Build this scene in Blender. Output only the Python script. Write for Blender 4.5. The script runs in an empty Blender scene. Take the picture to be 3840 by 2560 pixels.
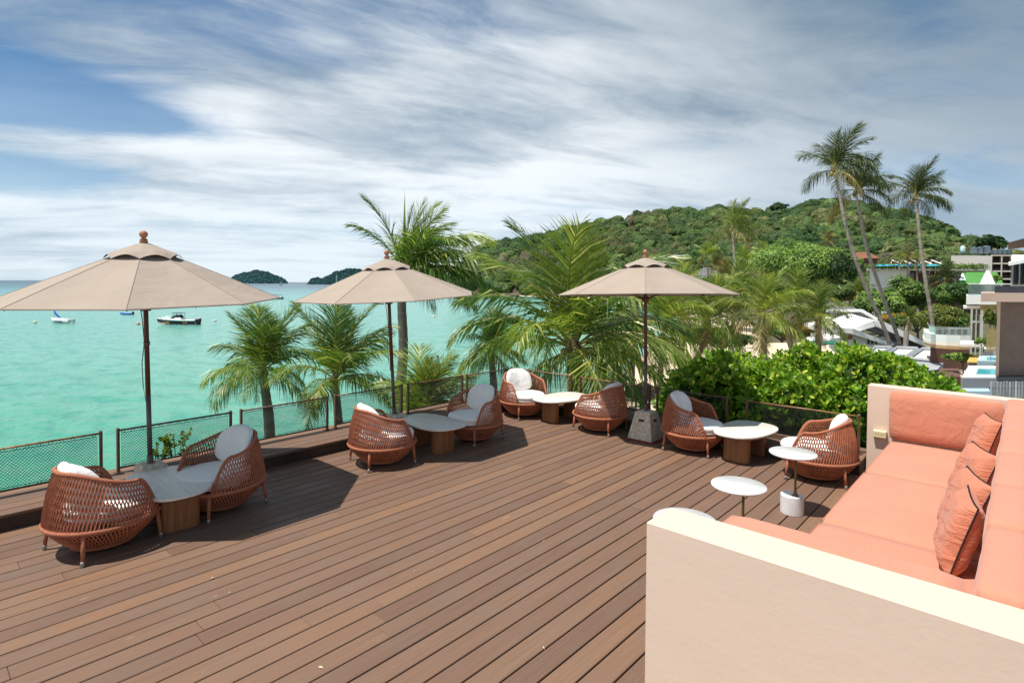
import bpy, bmesh, math, random
from math import sin, cos, pi, radians, sqrt, atan2
from mathutils import Vector, Matrix, noise
random.seed(7)
R = random.Random(11)
SC = bpy.context.scene
COL = SC.collection

# ------------------------------------------------------------------ camera
F, CX, CY, H = 2127., 1920., 1113., 2.1          # focal length and principal point in photo pixels, eye height
YAW, PITCH, ROLL = radians(42.2), radians(1.35), radians(0.37)
fwd0 = Vector((-sin(YAW), cos(YAW), 0)); right0 = Vector((cos(YAW), sin(YAW), 0)); up0 = Vector((0, 0, 1))
FWD = fwd0*cos(PITCH) - up0*sin(PITCH); _u = up0*cos(PITCH) + fwd0*sin(PITCH)
RGT = right0*cos(ROLL) + _u*sin(ROLL); UPV = _u*cos(ROLL) - right0*sin(ROLL)
EYE = Vector((0, 0, H))
cd = bpy.data.cameras.new('camera'); cam = bpy.data.objects.new('camera', cd); COL.objects.link(cam)
cam.matrix_world = Matrix(((RGT.x, UPV.x, -FWD.x, 0), (RGT.y, UPV.y, -FWD.y, 0), (RGT.z, UPV.z, -FWD.z, H), (0, 0, 0, 1)))
cd.sensor_width = 36; cd.lens = F/3840*36; cd.shift_y = -(1280-CY)/3840
cd.clip_start = 0.05; cd.clip_end = 60000
SC.camera = cam

# ------------------------------------------------------------------ light
SUN_TO = Vector((-0.155, -0.38, 1.0)).normalized()
EL = math.asin(SUN_TO.z); AZ = atan2(SUN_TO.x, SUN_TO.y)
W = bpy.data.worlds.new('World'); SC.world = W; W.use_nodes = True
SC.view_settings.view_transform = 'Standard'; SC.view_settings.look = 'None'
SC.view_settings.gamma = 1; SC.view_settings.use_curve_mapping = False
SC.view_settings.exposure = 0.50
sl = bpy.data.lights.new('sun', 'SUN'); sl.energy = 4.05; sl.angle = radians(0.55); sl.color = (1, .955, .88)
so = bpy.data.objects.new('sun', sl); COL.objects.link(so); so.location = (0, 0, 30)
so.rotation_euler = SUN_TO.to_track_quat('Z', 'Y').to_euler()

def at(px, py, d): return EYE + (FWD + RGT*((px-CX)/F) - UPV*((py-CY)/F))*d
def onz(px, py, z):
    r = FWD + RGT*((px-CX)/F) - UPV*((py-CY)/F)
    return EYE + r*((z-H)/r.z)
def pxat(px, d, z):
    "point in the picture column px at distance d and height z"
    p = at(px, 1065, d); return Vector((p.x, p.y, z))

class NT:
    def __init__(s, tree): s.t = tree; s.n = tree.nodes; s.l = tree.links
    def __call__(s, typ, ins=None, **kw):
        n = s.n.new(typ)
        for k, v in kw.items(): setattr(n, k, v)
        for k, v in (ins or {}).items(): s.set(n, k, v)
        return n
    def set(s, n, k, v):
        if isinstance(v, bpy.types.NodeSocket): s.l.new(v, n.inputs[k])
        else: n.inputs[k].default_value = v
    def math(s, op, a, b=0., c=0., clamp=False):
        n = s.n.new('ShaderNodeMath'); n.operation = op; n.use_clamp = clamp
        s.set(n, 0, a); s.set(n, 1, b)
        if op in ('MULTIPLY_ADD', 'SMOOTH_MIN', 'WRAP'): s.set(n, 2, c)
        return n.outputs[0]
    def vmath(s, op, a, b=(0, 0, 0), out=0):
        n = s.n.new('ShaderNodeVectorMath'); n.operation = op; s.set(n, 0, a); s.set(n, 1, b); return n.outputs[out]
    def ramp(s, f, stops, interp='LINEAR'):
        n = s.n.new('ShaderNodeValToRGB'); s.set(n, 0, f); cr = n.color_ramp; cr.interpolation = interp
        while len(cr.elements) < len(stops): cr.elements.new(.5)
        for e, (p, c) in zip(cr.elements, stops): e.position = p; e.color = (*c, 1) if len(c) == 3 else c
        return n.outputs[0]
    def mix(s, f, a, b, mode='MIX'):
        n = s.n.new('ShaderNodeMix'); n.data_type = 'RGBA'; n.blend_type = mode
        s.set(n, 0, f); s.set(n, 6, a if isinstance(a, bpy.types.NodeSocket) else (*a, 1)); s.set(n, 7, b if isinstance(b, bpy.types.NodeSocket) else (*b, 1))
        return n.outputs[2]
    def noise(s, vec, scale, detail=3, rough=.5, dist=0., out=0):
        n = s.n.new('ShaderNodeTexNoise'); s.set(n, 'Vector', vec); s.set(n, 'Scale', scale)
        n.inputs['Detail'].default_value = detail; n.inputs['Roughness'].default_value = rough; n.inputs['Distortion'].default_value = dist
        return n.outputs[out]
    def maprange(s, v, a, b, c=0., d=1., smooth=False):
        n = s.n.new('ShaderNodeMapRange'); s.set(n, 0, v)
        for i, x in enumerate((a, b, c, d)): n.inputs[i+1].default_value = x
        if smooth: n.interpolation_type = 'SMOOTHSTEP'
        return n.outputs[0]

# ---- sky: Nishita sky behind a procedural sheet of streaky high cloud
def build_sky():
    t = NT(W.node_tree); t.n.clear()
    sky = t('ShaderNodeTexSky'); sky.sky_type = 'NISHITA'; sky.sun_disc = False
    sky.sun_elevation = EL; sky.sun_rotation = AZ; sky.air_density = 1.0; sky.dust_density = .4; sky.ozone_density = 2.5
    co = t('ShaderNodeTexCoord').outputs['Generated']
    sx = t('ShaderNodeSeparateXYZ', {0: co})
    zz = t.math('ADD', t.math('MAXIMUM', sx.outputs[2], 0.), .16)
    # coordinates on the cloud deck, along the line of sight and across it
    r = t.vmath('DOT_PRODUCT', co, tuple(right0), out=1); f = t.vmath('DOT_PRODUCT', co, tuple(fwd0), out=1)
    U = t.math('DIVIDE', r, zz); V = t.math('DIVIDE', f, zz)
    # rotate so that the streaks run from far left to near right
    a = radians(-18)
    u2 = t.math('ADD', t.math('MULTIPLY', U, cos(a)), t.math('MULTIPLY', V, -sin(a)))
    v2 = t.math('ADD', t.math('MULTIPLY', U, sin(a)), t.math('MULTIPLY', V, cos(a)))
    P = t('ShaderNodeCombineXYZ', {0: t.math('MULTIPLY', u2, .62), 1: v2, 2: 3.7}).outputs[0]
    warp = t.noise(P, .6, 3, .5, out=1)
    sc = t.n.new('ShaderNodeVectorMath'); sc.operation = 'SCALE'; t.set(sc, 0, warp); sc.inputs[3].default_value = .95
    P2 = t.vmath('ADD', P, sc.outputs[0])
    n1 = t.noise(P2, .85, 7, .56)
    n2 = t.noise(P2, 3.2, 6, .62, .3)
    n3 = t.noise(P2, .42, 3, .5)
    cl = t.math('ADD', t.math('ADD', t.math('MULTIPLY', n1, .66), t.math('MULTIPLY', n2, .28)), t.math('MULTIPLY', n3, .14))
    # where the sky opens: directions of the larger blue gaps, and of the denser banks
    def lobe(px, py, w, amp, k=2.4):
        d = (FWD + RGT*((px-CX)/F) - UPV*((py-CY)/F)).normalized()
        dist = t.vmath('LENGTH', t.vmath('MULTIPLY', t.vmath('SUBTRACT', co, tuple(d)), (1, 1, k)), out=1)
        return t.math('MULTIPLY', t.maprange(dist, w, 0., 0., 1., True), amp)
    P3 = t('ShaderNodeCombineXYZ', {0: t.math('MULTIPLY', u2, .30), 1: t.math('MULTIPLY', v2, 1.6), 2: 1.3}).outputs[0]
    sc3 = t.n.new('ShaderNodeVectorMath'); sc3.operation = 'SCALE'; t.set(sc3, 0, warp); sc3.inputs[3].default_value = 1.4
    n4 = t.noise(t.vmath('ADD', P3, sc3.outputs[0]), 2.0, 7, .6, .4)
    tot = t.math('ADD', cl, t.math('MULTIPLY', t.math('SUBTRACT', n4, .5), .32))
    for px, py, w, amp, k in ((60, 320, .26, -.20, 3.), (430, 425, .22, -.20, 5.), (160, 655, .22, -.24, 5.), (-300, 560, .35, -.15, 2.), (2560, 545, .20, -.16, 6.), (1050, 110, .28, -.14, 3.), (1700, 60, .30, -.09, 3.),
                           (1500, 420, .5, .09, 2.), (1000, 760, .5, .09, 2.), (2150, 640, .30, .09, 3.), (3560, 430, .25, .06, 3.), (250, 190, .14, .10, 3.), (300, 525, .30, .15, 6.), (250, 800, .3, .1, 3.)):
        tot = t.math('ADD', tot, lobe(px, py, w, amp, k))
    mask = t.maprange(tot, .32, .60, .14, 1., True)
    grey = t.maprange(t.math('ADD', t.noise(P2, 1.25, 6, .58, .2), t.math('ADD', t.math('MULTIPLY', t.maprange(sx.outputs[2], .20, .52), .33), t.math('MULTIPLY', t.math('SUBTRACT', n4, .5), -.32))), .42, .72, 0., 1., True)
    thin = t.maprange(n2, .35, .68, 0., 1., True)
    east = t.maprange(t.math('ADD', t.vmath('DOT_PRODUCT', co, tuple((right0*.80+up0*.62).normalized()), out=1), t.math('MULTIPLY', t.math('SUBTRACT', n1, .5), .55)), .16, .72, 0., 1., True)
    ccol = t.mix(grey, (.71, .74, .755), (.245, .315, .385))
    ccol = t.mix(t.math('MULTIPLY', thin, .25), ccol, (.74, .77, .79))
    ccol = t.mix(t.math('MULTIPLY', east, .82), ccol, (.105, .175, .24))
    hz = t.maprange(sx.outputs[2], 0., .30, 1., 0., True)
    bg = t.mix(1., sky.outputs[0], (.032, .058, .072), 'MULTIPLY')
    out = t.mix(t.math('MULTIPLY', mask, .95), bg, ccol)
    out = t.mix(t.math('MULTIPLY', hz, .55), out, t.mix(east, (.50, .60, .68), (.36, .46, .55)))
    b = t('ShaderNodeBackground', {'Color': out, 'Strength': 1.0})
    o = t('ShaderNodeOutputWorld', {0: b.outputs[0]})
build_sky()

# ------------------------------------------------------------------ helpers
def tag(o, label=None, cat=None, group=None, kind=None):
    if label: o['label'] = label
    if cat: o['category'] = cat
    if group: o['group'] = group
    if kind: o['kind'] = kind
    return o
def empty(name, loc=(0, 0, 0), rz=0, label=None, cat=None, group=None, kind=None):
    o = bpy.data.objects.new(name, None); COL.objects.link(o); o.location = loc; o.rotation_euler = (0, 0, rz)
    o.empty_display_size = .1
    return tag(o, label, cat, group, kind)
def mesh(name, verts, faces, mat, parent=None, smooth=False, loc=None, mats=None, midx=None):
    me = bpy.data.meshes.new(name); me.from_pydata([tuple(v) for v in verts], [], faces)
    if mats:
        for m in mats: me.materials.append(m)
        if midx: me.polygons.foreach_set('material_index', midx)
    elif mat: me.materials.append(mat)
    if smooth: me.polygons.foreach_set('use_smooth', [True]*len(me.polygons))
    me.update()
    return link(name, me, parent, loc)
def link(name, me, parent=None, loc=None, rz=None):
    o = bpy.data.objects.new(name, me); COL.objects.link(o)
    if parent: o.parent = parent
    if loc is not None: o.location = loc
    if rz is not None: o.rotation_euler = (0, 0, rz)
    return o
def copy_tree(o, parent=None):
    c = o.copy(); COL.objects.link(c)
    if parent: c.parent = parent
    for ch in list(o.children): copy_tree(ch, c)
    return c

class MB:
    "collects vertices and faces of one mesh"
    def __init__(s): s.v = []; s.f = []; s.mi = []; s.cur = 0
    def face(s, idx): s.f.append(idx); s.mi.append(s.cur)
    def add(s, vs, fs):
        b = len(s.v); s.v += [tuple(v) for v in vs]
        for f in fs: s.face([b+i for i in f])
    def box(s, x0, x1, y0, y1, z0, z1, M=None, bev=0):
        if bev:
            b = bev; vs = []; 
            pts = [(x0+b, y0), (x1-b, y0), (x1, y0+b), (x1, y1-b), (x1-b, y1), (x0+b, y1), (x0, y1-b), (x0, y0+b)]
            ins = [(min(max(x, x0+b), x1-b), min(max(y, y0+b), y1-b)) for x, y in pts]
            vs = [(x, y, z0) for x, y in pts] + [(x, y, z1-b) for x, y in pts] + [(x0+b, y0+b, z1), (x1-b, y0+b, z1), (x1-b, y1-b, z1), (x0+b, y1-b, z1)]
            fs = [list(range(7, -1, -1))] + [[i, (i+1) % 8, 8+(i+1) % 8, 8+i] for i in range(8)]
            fs += [[8, 9, 17, 16], [9, 10, 17], [10, 11, 18, 17], [11, 12, 18], [12, 13, 19, 18], [13, 14, 19], [14, 15, 16, 19], [15, 8, 16], [16, 17, 18, 19]]
        else:
            vs = [(x, y, z) for z in (z0, z1) for y in (y0, y1) for x in (x0, x1)]
            fs = [[0, 2, 3, 1], [4, 5, 7, 6], [0, 1, 5, 4], [1, 3, 7, 5], [3, 2, 6, 7], [2, 0, 4, 6]]
        if M: vs = [M @ Vector(v) for v in vs]
        s.add(vs, fs)
    def hexa(s, c8):
        "c8: four corners of the bottom then four of the top, counter-clockwise"
        s.add(c8, [[3, 2, 1, 0], [4, 5, 6, 7], [0, 1, 5, 4], [1, 2, 6, 5], [2, 3, 7, 6], [3, 0, 4, 7]])
    def tube(s, pts, r, n=6, closed=False, cap=True):
        pts = [Vector(p) for p in pts]; m = len(pts); b = len(s.v); ref = None
        rs = r if isinstance(r, (list, tuple)) else [r]*m
        for i, p in enumerate(pts):
            if closed: d = pts[(i+1) % m]-pts[i-1]
            else: d = pts[min(i+1, m-1)]-pts[max(i-1, 0)]
            d.normalize()
            if ref is None: ref = Vector((0, 0, 1)) if abs(d.z) < .9 else Vector((1, 0, 0))
            x = d.cross(ref); x.normalize(); y = d.cross(x); y.normalize(); ref = -y if False else ref
            for k in range(n):
                a = 2*pi*k/n; q = p + x*(cos(a)*rs[i]) + y*(sin(a)*rs[i]); s.v.append(tuple(q))
        for i in range(m if closed else m-1):
            for k in range(n):
                a = b+i*n+k; a2 = b+i*n+(k+1) % n; c = b+((i+1) % m)*n+k; c2 = b+((i+1) % m)*n+(k+1) % n
                s.face([a, c, c2, a2])
        if cap and not closed:
            s.face([b+k for k in range(n)]); s.face([b+(m-1)*n+k for k in range(n-1, -1, -1)])
    def lathe(s, prof, n=16, c=(0, 0, 0), sx=1, sy=1, M=None):
        b = len(s.v)
        for r, z in prof:
            for k in range(n):
                a = 2*pi*k/n; v = Vector((c[0]+r*cos(a)*sx, c[1]+r*sin(a)*sy, c[2]+z)); s.v.append(tuple(M @ v) if M else tuple(v))
        for i in range(len(prof)-1):
            for k in range(n):
                s.face([b+i*n+k, b+i*n+(k+1) % n, b+(i+1)*n+(k+1) % n, b+(i+1)*n+k])
        s.face([b+k for k in range(n-1, -1, -1)]); s.face([b+(len(prof)-1)*n+k for k in range(n)])
    def prism(s, poly, z0, z1, bev=0., M=None):
        n = len(poly); b = len(s.v)
        cx = sum(p[0] for p in poly)/n; cy = sum(p[1] for p in poly)/n
        def ring(z, k): 
            for x, y in poly: 
                d = sqrt((x-cx)**2+(y-cy)**2) or 1
                v = Vector((x-(x-cx)/d*k, y-(y-cy)/d*k, z)); s.v.append(tuple(M @ v) if M else tuple(v))
        rings = [(z0, bev), (z0+bev, 0), (z1-bev, 0), (z1-bev*.3, bev*.3), (z1, bev)] if bev else [(z0, 0), (z1, 0)]
        for z, k in rings: ring(z, k)
        for i in range(len(rings)-1):
            for k in range(n): s.face([b+i*n+k, b+i*n+(k+1) % n, b+(i+1)*n+(k+1) % n, b+(i+1)*n+k])
        s.face([b+k for k in range(n-1, -1, -1)]); s.face([b+(len(rings)-1)*n+k for k in range(n)])
    def obj(s, name, mat, parent=None, smooth=False, loc=None, mats=None):
        return mesh(name, s.v, s.f, mat, parent, smooth, loc, mats, s.mi if mats else None)

# ------------------------------------------------------------------ materials
MATS = {}
def mat(name, col, rough=.7, var=.15, vs=4., spec=.4, metal=0., bump=0., bs=40., col2=None, rnd=0., coords='Object', stretch=None, trans=0., detail=4, island=0., sheen=0., crease=None, stain=0.):
    if name in MATS: return MATS[name]
    m = bpy.data.materials.new(name); m.use_nodes = True; t = NT(m.node_tree); bs_ = t.n['Principled BSDF']
    vec = t('ShaderNodeTexCoord').outputs[coords]
    if stretch: vec = t('ShaderNodeMapping', {0: vec, 3: stretch}).outputs[0]
    n = t.noise(vec, vs, detail, .6)
    c2 = col2 or tuple(max(0, c*(1-var)) for c in col); c1 = col if col2 else tuple(c*(1+var) for c in col)
    c = t.mix(t.maprange(n, .32, .68), c1, c2)
    if rnd:
        ri = t('ShaderNodeObjectInfo').outputs['Random']
        c = t.mix(1., c, t('ShaderNodeCombineColor', {0: t.maprange(ri, 0, 1, 1-rnd, 1+rnd), 1: t.maprange(ri, 0, 1, 1-rnd, 1+rnd), 2: t.maprange(ri, 0, 1, 1-rnd, 1+rnd)}).outputs[0], 'MULTIPLY')
    if island:
        ri = t('ShaderNodeNewGeometry').outputs['Random Per Island']
        g = t.maprange(ri, 0, 1, 1-island, 1+island)
        c = t.mix(1., c, t('ShaderNodeCombineColor', {0: g, 1: g, 2: g}).outputs[0], 'MULTIPLY')
    t.set(bs_, 'Base Color', c); t.set(bs_, 'Roughness', rough); t.set(bs_, 'Metallic', metal); t.set(bs_, 'Specular IOR Level', spec)
    if sheen: t.set(bs_, 'Sheen Weight', sheen)
    if stain:
        w = t.noise(t('ShaderNodeMapping', {0: vec, 2: (.25, .1, .4), 3: (1.2, 1.2, 3.2)}).outputs[0], 1.6, 6, .68, 1.2)
        c = t.mix(t.math('MULTIPLY', t.maprange(w, .50, .56), t.maprange(w, .66, .58)), c, t.mix(1., c, (1-stain, 1-stain*1.1, 1-stain*1.2), 'MULTIPLY'))
        w2 = t.noise(vec, 7., 5, .7)
        c = t.mix(t.maprange(w2, .6, .85, 0, stain*3), c, t.mix(1., c, (.86, .84, .80), 'MULTIPLY')); t.set(bs_, 'Base Color', c)
    if bump:
        bn = t('ShaderNodeBump', {'Height': t.noise(vec, bs, 4, .6), 'Strength': bump, 'Distance': .01})
        if crease:
            cn = t.noise(t('ShaderNodeMapping', {0: vec, 3: crease[1]}).outputs[0], crease[0], 4, .55, .8)
            bn2 = t('ShaderNodeBump', {'Height': cn, 'Strength': crease[2], 'Distance': crease[3], 'Normal': bn.outputs[0]}); bn = bn2
        t.set(bs_, 'Normal', bn.outputs[0])
    if trans: t.set(bs_, 'Transmission Weight', trans)
    MATS[name] = m; return m

def leaf_mat(name, c1, c2, c3=None, rough=.45, tr=.3, scale=.5, spec=.4, island=.45, coords='Object', fine=0.):
    if name in MATS: return MATS[name]
    m = bpy.data.materials.new(name); m.use_nodes = True; t = NT(m.node_tree); p = t.n['Principled BSDF']
    vec = t('ShaderNodeTexCoord').outputs[coords]
    ri = t('ShaderNodeNewGeometry').outputs['Random Per Island']
    oi = t('ShaderNodeObjectInfo').outputs['Random']
    n = t.noise(vec, scale, 3, .6)
    c = t.mix(t.maprange(n, .35, .65), c1, c2)
    if c3: c = t.mix(t.maprange(ri, .72, .95), c, c3)
    g = t.math('MULTIPLY', t.maprange(ri, 0, 1, 1-island, 1+island), t.maprange(oi, 0, 1, .82, 1.18))
    if fine: g = t.math('MULTIPLY', g, t.maprange(t.noise(vec, fine, 3, .7), .3, .7, .45, 1.5))
    c = t.mix(1., c, t('ShaderNodeCombineColor', {0: g, 1: g, 2: t.math('MULTIPLY', g, .9)}).outputs[0], 'MULTIPLY')
    t.set(p, 'Base Color', c); t.set(p, 'Roughness', rough); t.set(p, 'Specular IOR Level', spec)
    if tr:
        tl = t('ShaderNodeBsdfTranslucent', {'Color': t.mix(1., c, (1.25, 1.35, .5), 'MULTIPLY')})
        mx = t('ShaderNodeMixShader', {0: tr, 1: p.outputs[0], 2: tl.outputs[0]})
        t.l.new(mx.outputs[0], t.n['Material Output'].inputs[0])
    MATS[name] = m; return m

def plank_mat():
    m = bpy.data.materials.new('deck_plank_wood'); m.use_nodes = True; t = NT(m.node_tree); p = t.n['Principled BSDF']
    tc = t('ShaderNodeTexCoord').outputs['Object']; oi = t('ShaderNodeObjectInfo')
    off = t('ShaderNodeCombineXYZ', {0: t.math('MULTIPLY', oi.outputs['Random'], 37.), 1: t.math('MULTIPLY', oi.outputs['Random'], 91.), 2: 0.}).outputs[0]
    v = t.vmath('ADD', tc, off)
    g = t('ShaderNodeMapping', {0: v, 3: (60., 1.6, 20.)}).outputs[0]
    grain = t.noise(g, 1., 5, .65, .3)
    blot = t.noise(v, 2.2, 4, .6)
    tone = t.ramp(oi.outputs['Random'], [(0, (.158, .092, .064)), (.35, (.202, .115, .074)), (.6, (.180, .108, .075)), (.85, (.232, .130, .078)), (1, (.150, .096, .071))])
    c = t.mix(t.maprange(grain, .3, .7), t.mix(1., tone, (.84, .84, .85), 'MULTIPLY'), t.mix(1., tone, (1.12, 1.1, 1.06), 'MULTIPLY'))
    c = t.mix(t.maprange(blot, .45, .78, 0, .40), c, (.145, .112, .093))
    # scuffs and dust flecks
    sc = t.noise(t('ShaderNodeMapping', {0: v, 2: (0, 0, .7), 3: (22., 5., 1.)}).outputs[0], 1., 2, .5)
    c = t.mix(t.maprange(sc, .72, .78, 0, .35), c, (.48, .40, .33))
    t.set(p, 'Base Color', c); t.set(p, 'Roughness', t.maprange(blot, .3, .7, .48, .72)); t.set(p, 'Specular IOR Level', .35)
    b = t('ShaderNodeBump', {'Height': grain, 'Strength': .25, 'Distance': .003}); t.set(p, 'Normal', b.outputs[0])
    MATS[m.name] = m; return m

def sea_mat():
    m = bpy.data.materials.new('sea_water'); m.use_nodes = True; t = NT(m.node_tree); p = t.n['Principled BSDF']
    pos = t('ShaderNodeNewGeometry').outputs['Position']
    f = t.vmath('DOT_PRODUCT', pos, tuple(fwd0), out=1); r = t.vmath('DOT_PRODUCT', pos, tuple(right0), out=1)
    n = t.noise(t('ShaderNodeMapping', {0: pos, 3: (.012, .012, 0)}).outputs[0], 1., 4, .6)
    # the bay deepens away from the shore: depth grows with the distance out to sea
    dist = t.math('LOGARITHM', t.math('MAXIMUM', f, 1.), 10.)
    dd = t.math('ADD', dist, t.math('MULTIPLY', t.math('SUBTRACT', n, .5), .45))
    c = t.ramp(t.maprange(dd, 1.0, 4.0), [(0, (.035, .255, .140)), (.12, (.070, .310, .195)), (.26, (.140, .375, .290)), (.45, (.155, .37, .320)), (.55, (.085, .255, .27)), (.64, (.020, .100, .135)), (.80, (.006, .040, .075)), (1, (.003, .022, .050))])
    # sandy shallows beside the beach
    sh = t.maprange(t.math('SUBTRACT', r, t.math('MULTIPLY', f, .06)), -9., 12., 0., 1., True)
    near = t.maprange(f, 90., 200., 1., 0., True)
    c = t.mix(t.math('MULTIPLY', t.math('MULTIPLY', sh, near), .8), c, (.33, .52, .42))
    # shading of the waves put into the colour as darker streaks
    st = t.noise(t('ShaderNodeMapping', {0: pos, 2: (0, 0, -YAW-.02), 3: (.32, .62, 0)}).outputs[0], 1., 4, .6)
    c = t.mix(t.math('MULTIPLY', t.maprange(st, .46, .64), t.maprange(f, 10., 300., .62, .15)), c, (.020, .24, .175))
    t.set(p, 'Base Color', c); t.set(p, 'Roughness', .22); t.set(p, 'IOR', 1.33); t.set(p, 'Specular IOR Level', .18)
    w1 = t.noise(t('ShaderNodeMapping', {0: pos, 2: (0, 0, -YAW-.03), 3: (.75, 1.4, 1)}).outputs[0], .9, 3, .55, .25)
    w2 = t.noise(t('ShaderNodeMapping', {0: pos, 2: (0, 0, -YAW+.02), 3: (.32, .6, 1)}).outputs[0], .55, 3, .5, .2)
    hgt = t.math('ADD', t.math('MULTIPLY', w1, .55), w2)
    b = t('ShaderNodeBump', {'Height': hgt, 'Strength': t.maprange(f, 20., 900., 1., .5), 'Distance': .42}); t.set(p, 'Normal', b.outputs[0])
    MATS[m.name] = m; return m

# ================================================================== THE SETTING
ST = 'structure'
SEA = -5.9
pl = plank_mat()
dark = mat('dark_underframe', (.030, .022, .018), .9)

# ---- sea
def build_sea():
    MBs = MB()
    ds = [3, 30, 80, 200, 600, 2000, 8000, 50000]
    vs, fs = [], []
    for d in ds:
        for k in range(-12, 13):
            a = k/12*radians(75); q = fwd0*cos(a)*d*1.2+right0*sin(a)*d*1.6
            vs.append((q.x, q.y, SEA))
    for i in range(len(ds)-1):
        for k in range(24): b = i*25+k; fs.append([b, b+1, b+26, b+25])
    tag(mesh('sea', vs, fs, sea_mat()), kind=ST)
build_sea()

# ---- beach and the ground behind it: everything to the right of the shoreline
SHORE = [(2050, 8), (2120, 22), (2240, 38), (2380, 60), (2520, 85), (2560, 120), (2440, 200), (2170, 300), (1960, 355), (1735, 392), (1700, 470), (1800, 560), (3900, 620)]
def sand_mat():
    m = mat('beach_sand', (.62, .50, .36), .9, .10, 1.2, bump=.3, bs=6, coords='Object')
    return m
def build_beach():
    vs, fs = [], []
    offs = [-3, 0, 2.5, 8, 22, 60, 200, 420]; zs = [-.35, -.02, .16, .5, .9, 1.3, 1.6, 1.8]
    rows = []
    n = len(SHORE)
    # densify the shoreline
    pts = []
    for i in range(n-1):
        for k in range(4):
            t = k/4; pts.append((SHORE[i][0]*(1-t)+SHORE[i+1][0]*t, SHORE[i][1]*(1-t)+SHORE[i+1][1]*t))
    pts.append(SHORE[-1])
    for px, d in pts:
        p = pxat(px, d, SEA)
        for o, z in zip(offs, zs):
            w = noise.noise(Vector((p.x*.05, p.y*.05, 0)))*1.5
            q = p + right0*(o+w*(o > 0)); vs.append((q.x, q.y, SEA+z))
    m = len(offs)
    for i in range(len(pts)-1):
        for k in range(m-1): b = i*m+k; fs.append([b, b+1, b+m+1, b+m])
    me = mesh('beach', vs, fs, sand_mat()); tag(me, kind=ST)
    # planted ground inland
    gm = mat('inland_ground', (.06, .085, .03), .95, .4, .3, col2=(.13, .10, .06))
    vs2, fs2 = [], []
    for px, d in pts[4:44]:
        p = pxat(px, d, SEA)
        for o, z in ((14, .8), (30, 1.25), (80, 1.7), (300, 2.2), (500, 2.4)):
            q = p+right0*o; vs2.append((q.x, q.y, SEA+z+.06))
    for i in range(39):
        for k in range(4): b = i*5+k; fs2.append([b, b+1, b+6, b+5])
    tag(mesh('inland_ground', vs2, fs2, gm), kind=ST)
build_beach()

# ---- far islands and the wooded headland
def ridge_terrain(name, prof, d0, d1, m, base=SEA-.5, cols=90, rows=16, amp=3., seed=0, back=.5, drop=0.):
    "prof: (px, py of the skyline); d0 and d1: functions px -> distance of the foot and of the ridge. Returns a surface sampler"
    def sky(px):
        for (a, ya), (b, yb) in zip(prof, prof[1:]):
            if a <= px <= b:
                t = (px-a)/(b-a); t = t*t*(3-2*t)*.5+t*.5; return ya*(1-t)+yb*t
        return prof[0][1] if px < prof[0][0] else prof[-1][1]
    def surf(px, t):
        a, b = d0(px), d1(px); top = at(px, sky(px), b).z
        if t <= 1: d = a+(b-a)*t; h = t**.85
        else: d = b+(b-a)*(t-1)*back*2; h = 1-(t-1)**1.5
        z = base+(top-drop-base)*max(h, 0)
        p = pxat(px, d, z)
        k = noise.noise(Vector((p.x/40, p.y/40, seed)))*amp*(1 if t < .9 else .2)*min(1, t*3)
        return Vector((p.x, p.y, z+k))
    vs, fs = [], []
    x0, x1 = prof[0][0], prof[-1][0]
    for i in range(cols+1):
        for j in range(rows+1):
            vs.append(surf(x0+(x1-x0)*i/cols, 1.9*j/rows))
    for i in range(cols):
        for j in range(rows): b = i*(rows+1)+j; fs.append([b, b+rows+1, b+rows+2, b+1])
    o = mesh(name, vs, fs, m, smooth=True); tag(o, kind=ST)
    return surf, (x0, x1)
isl = mat('island_wood', (.014, .045, .065), .95, .35, .012, bump=1., bs=.05)  # haze of the distance put into the blue of the base colour
isl2 = leaf_mat('island_trees', (.012, .044, .056), (.020, .060, .060), None, .9, 0, .01, .1, .35)  # same haze blue put into the tree colours
ISLANDS = []
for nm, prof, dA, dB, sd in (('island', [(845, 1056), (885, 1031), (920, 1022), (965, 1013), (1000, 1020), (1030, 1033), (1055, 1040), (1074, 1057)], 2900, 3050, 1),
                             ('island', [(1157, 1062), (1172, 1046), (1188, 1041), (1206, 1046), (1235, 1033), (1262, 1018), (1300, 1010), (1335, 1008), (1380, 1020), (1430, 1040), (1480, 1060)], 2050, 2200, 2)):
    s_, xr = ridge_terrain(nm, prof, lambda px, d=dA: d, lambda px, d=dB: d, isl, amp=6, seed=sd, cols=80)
    ISLANDS.append((s_, xr))
hill_ground = mat('hill_earth', (.040, .050, .022), .95, .5, .05, col2=(.10, .07, .05))
HP = [(1690, 1100), (1730, 1010), (1775, 945), (1830, 925), (1900, 912), (1990, 900), (2080, 880), (2160, 858), (2250, 842), (2330, 822), (2420, 808), (2500, 800), (2600, 795), (2700, 793), (2790, 800), (2880, 806), (2950, 800), (3010, 775), (3080, 762), (3140, 762), (3200, 772), (3280, 782), (3340, 800), (3400, 812), (3440, 830), (3490, 840), (3530, 862), (3580, 890), (3640, 912), (3700, 935), (3760, 960), (3900, 985)]
def hd0(px): return 392-(px-1700)*.105 if px > 1700 else 392
def hd1(px): return hd0(px)+60+min(60, (px-1690)*.10)
hill_s, hxr = ridge_terrain('hill', HP, hd0, hd1, hill_ground, amp=3.0, seed=5, cols=150, rows=18, drop=4.)
shore_rock = mat('shore_rock', (.16, .12, .10), .9, .4, .4, bump=.6, bs=2)

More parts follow.
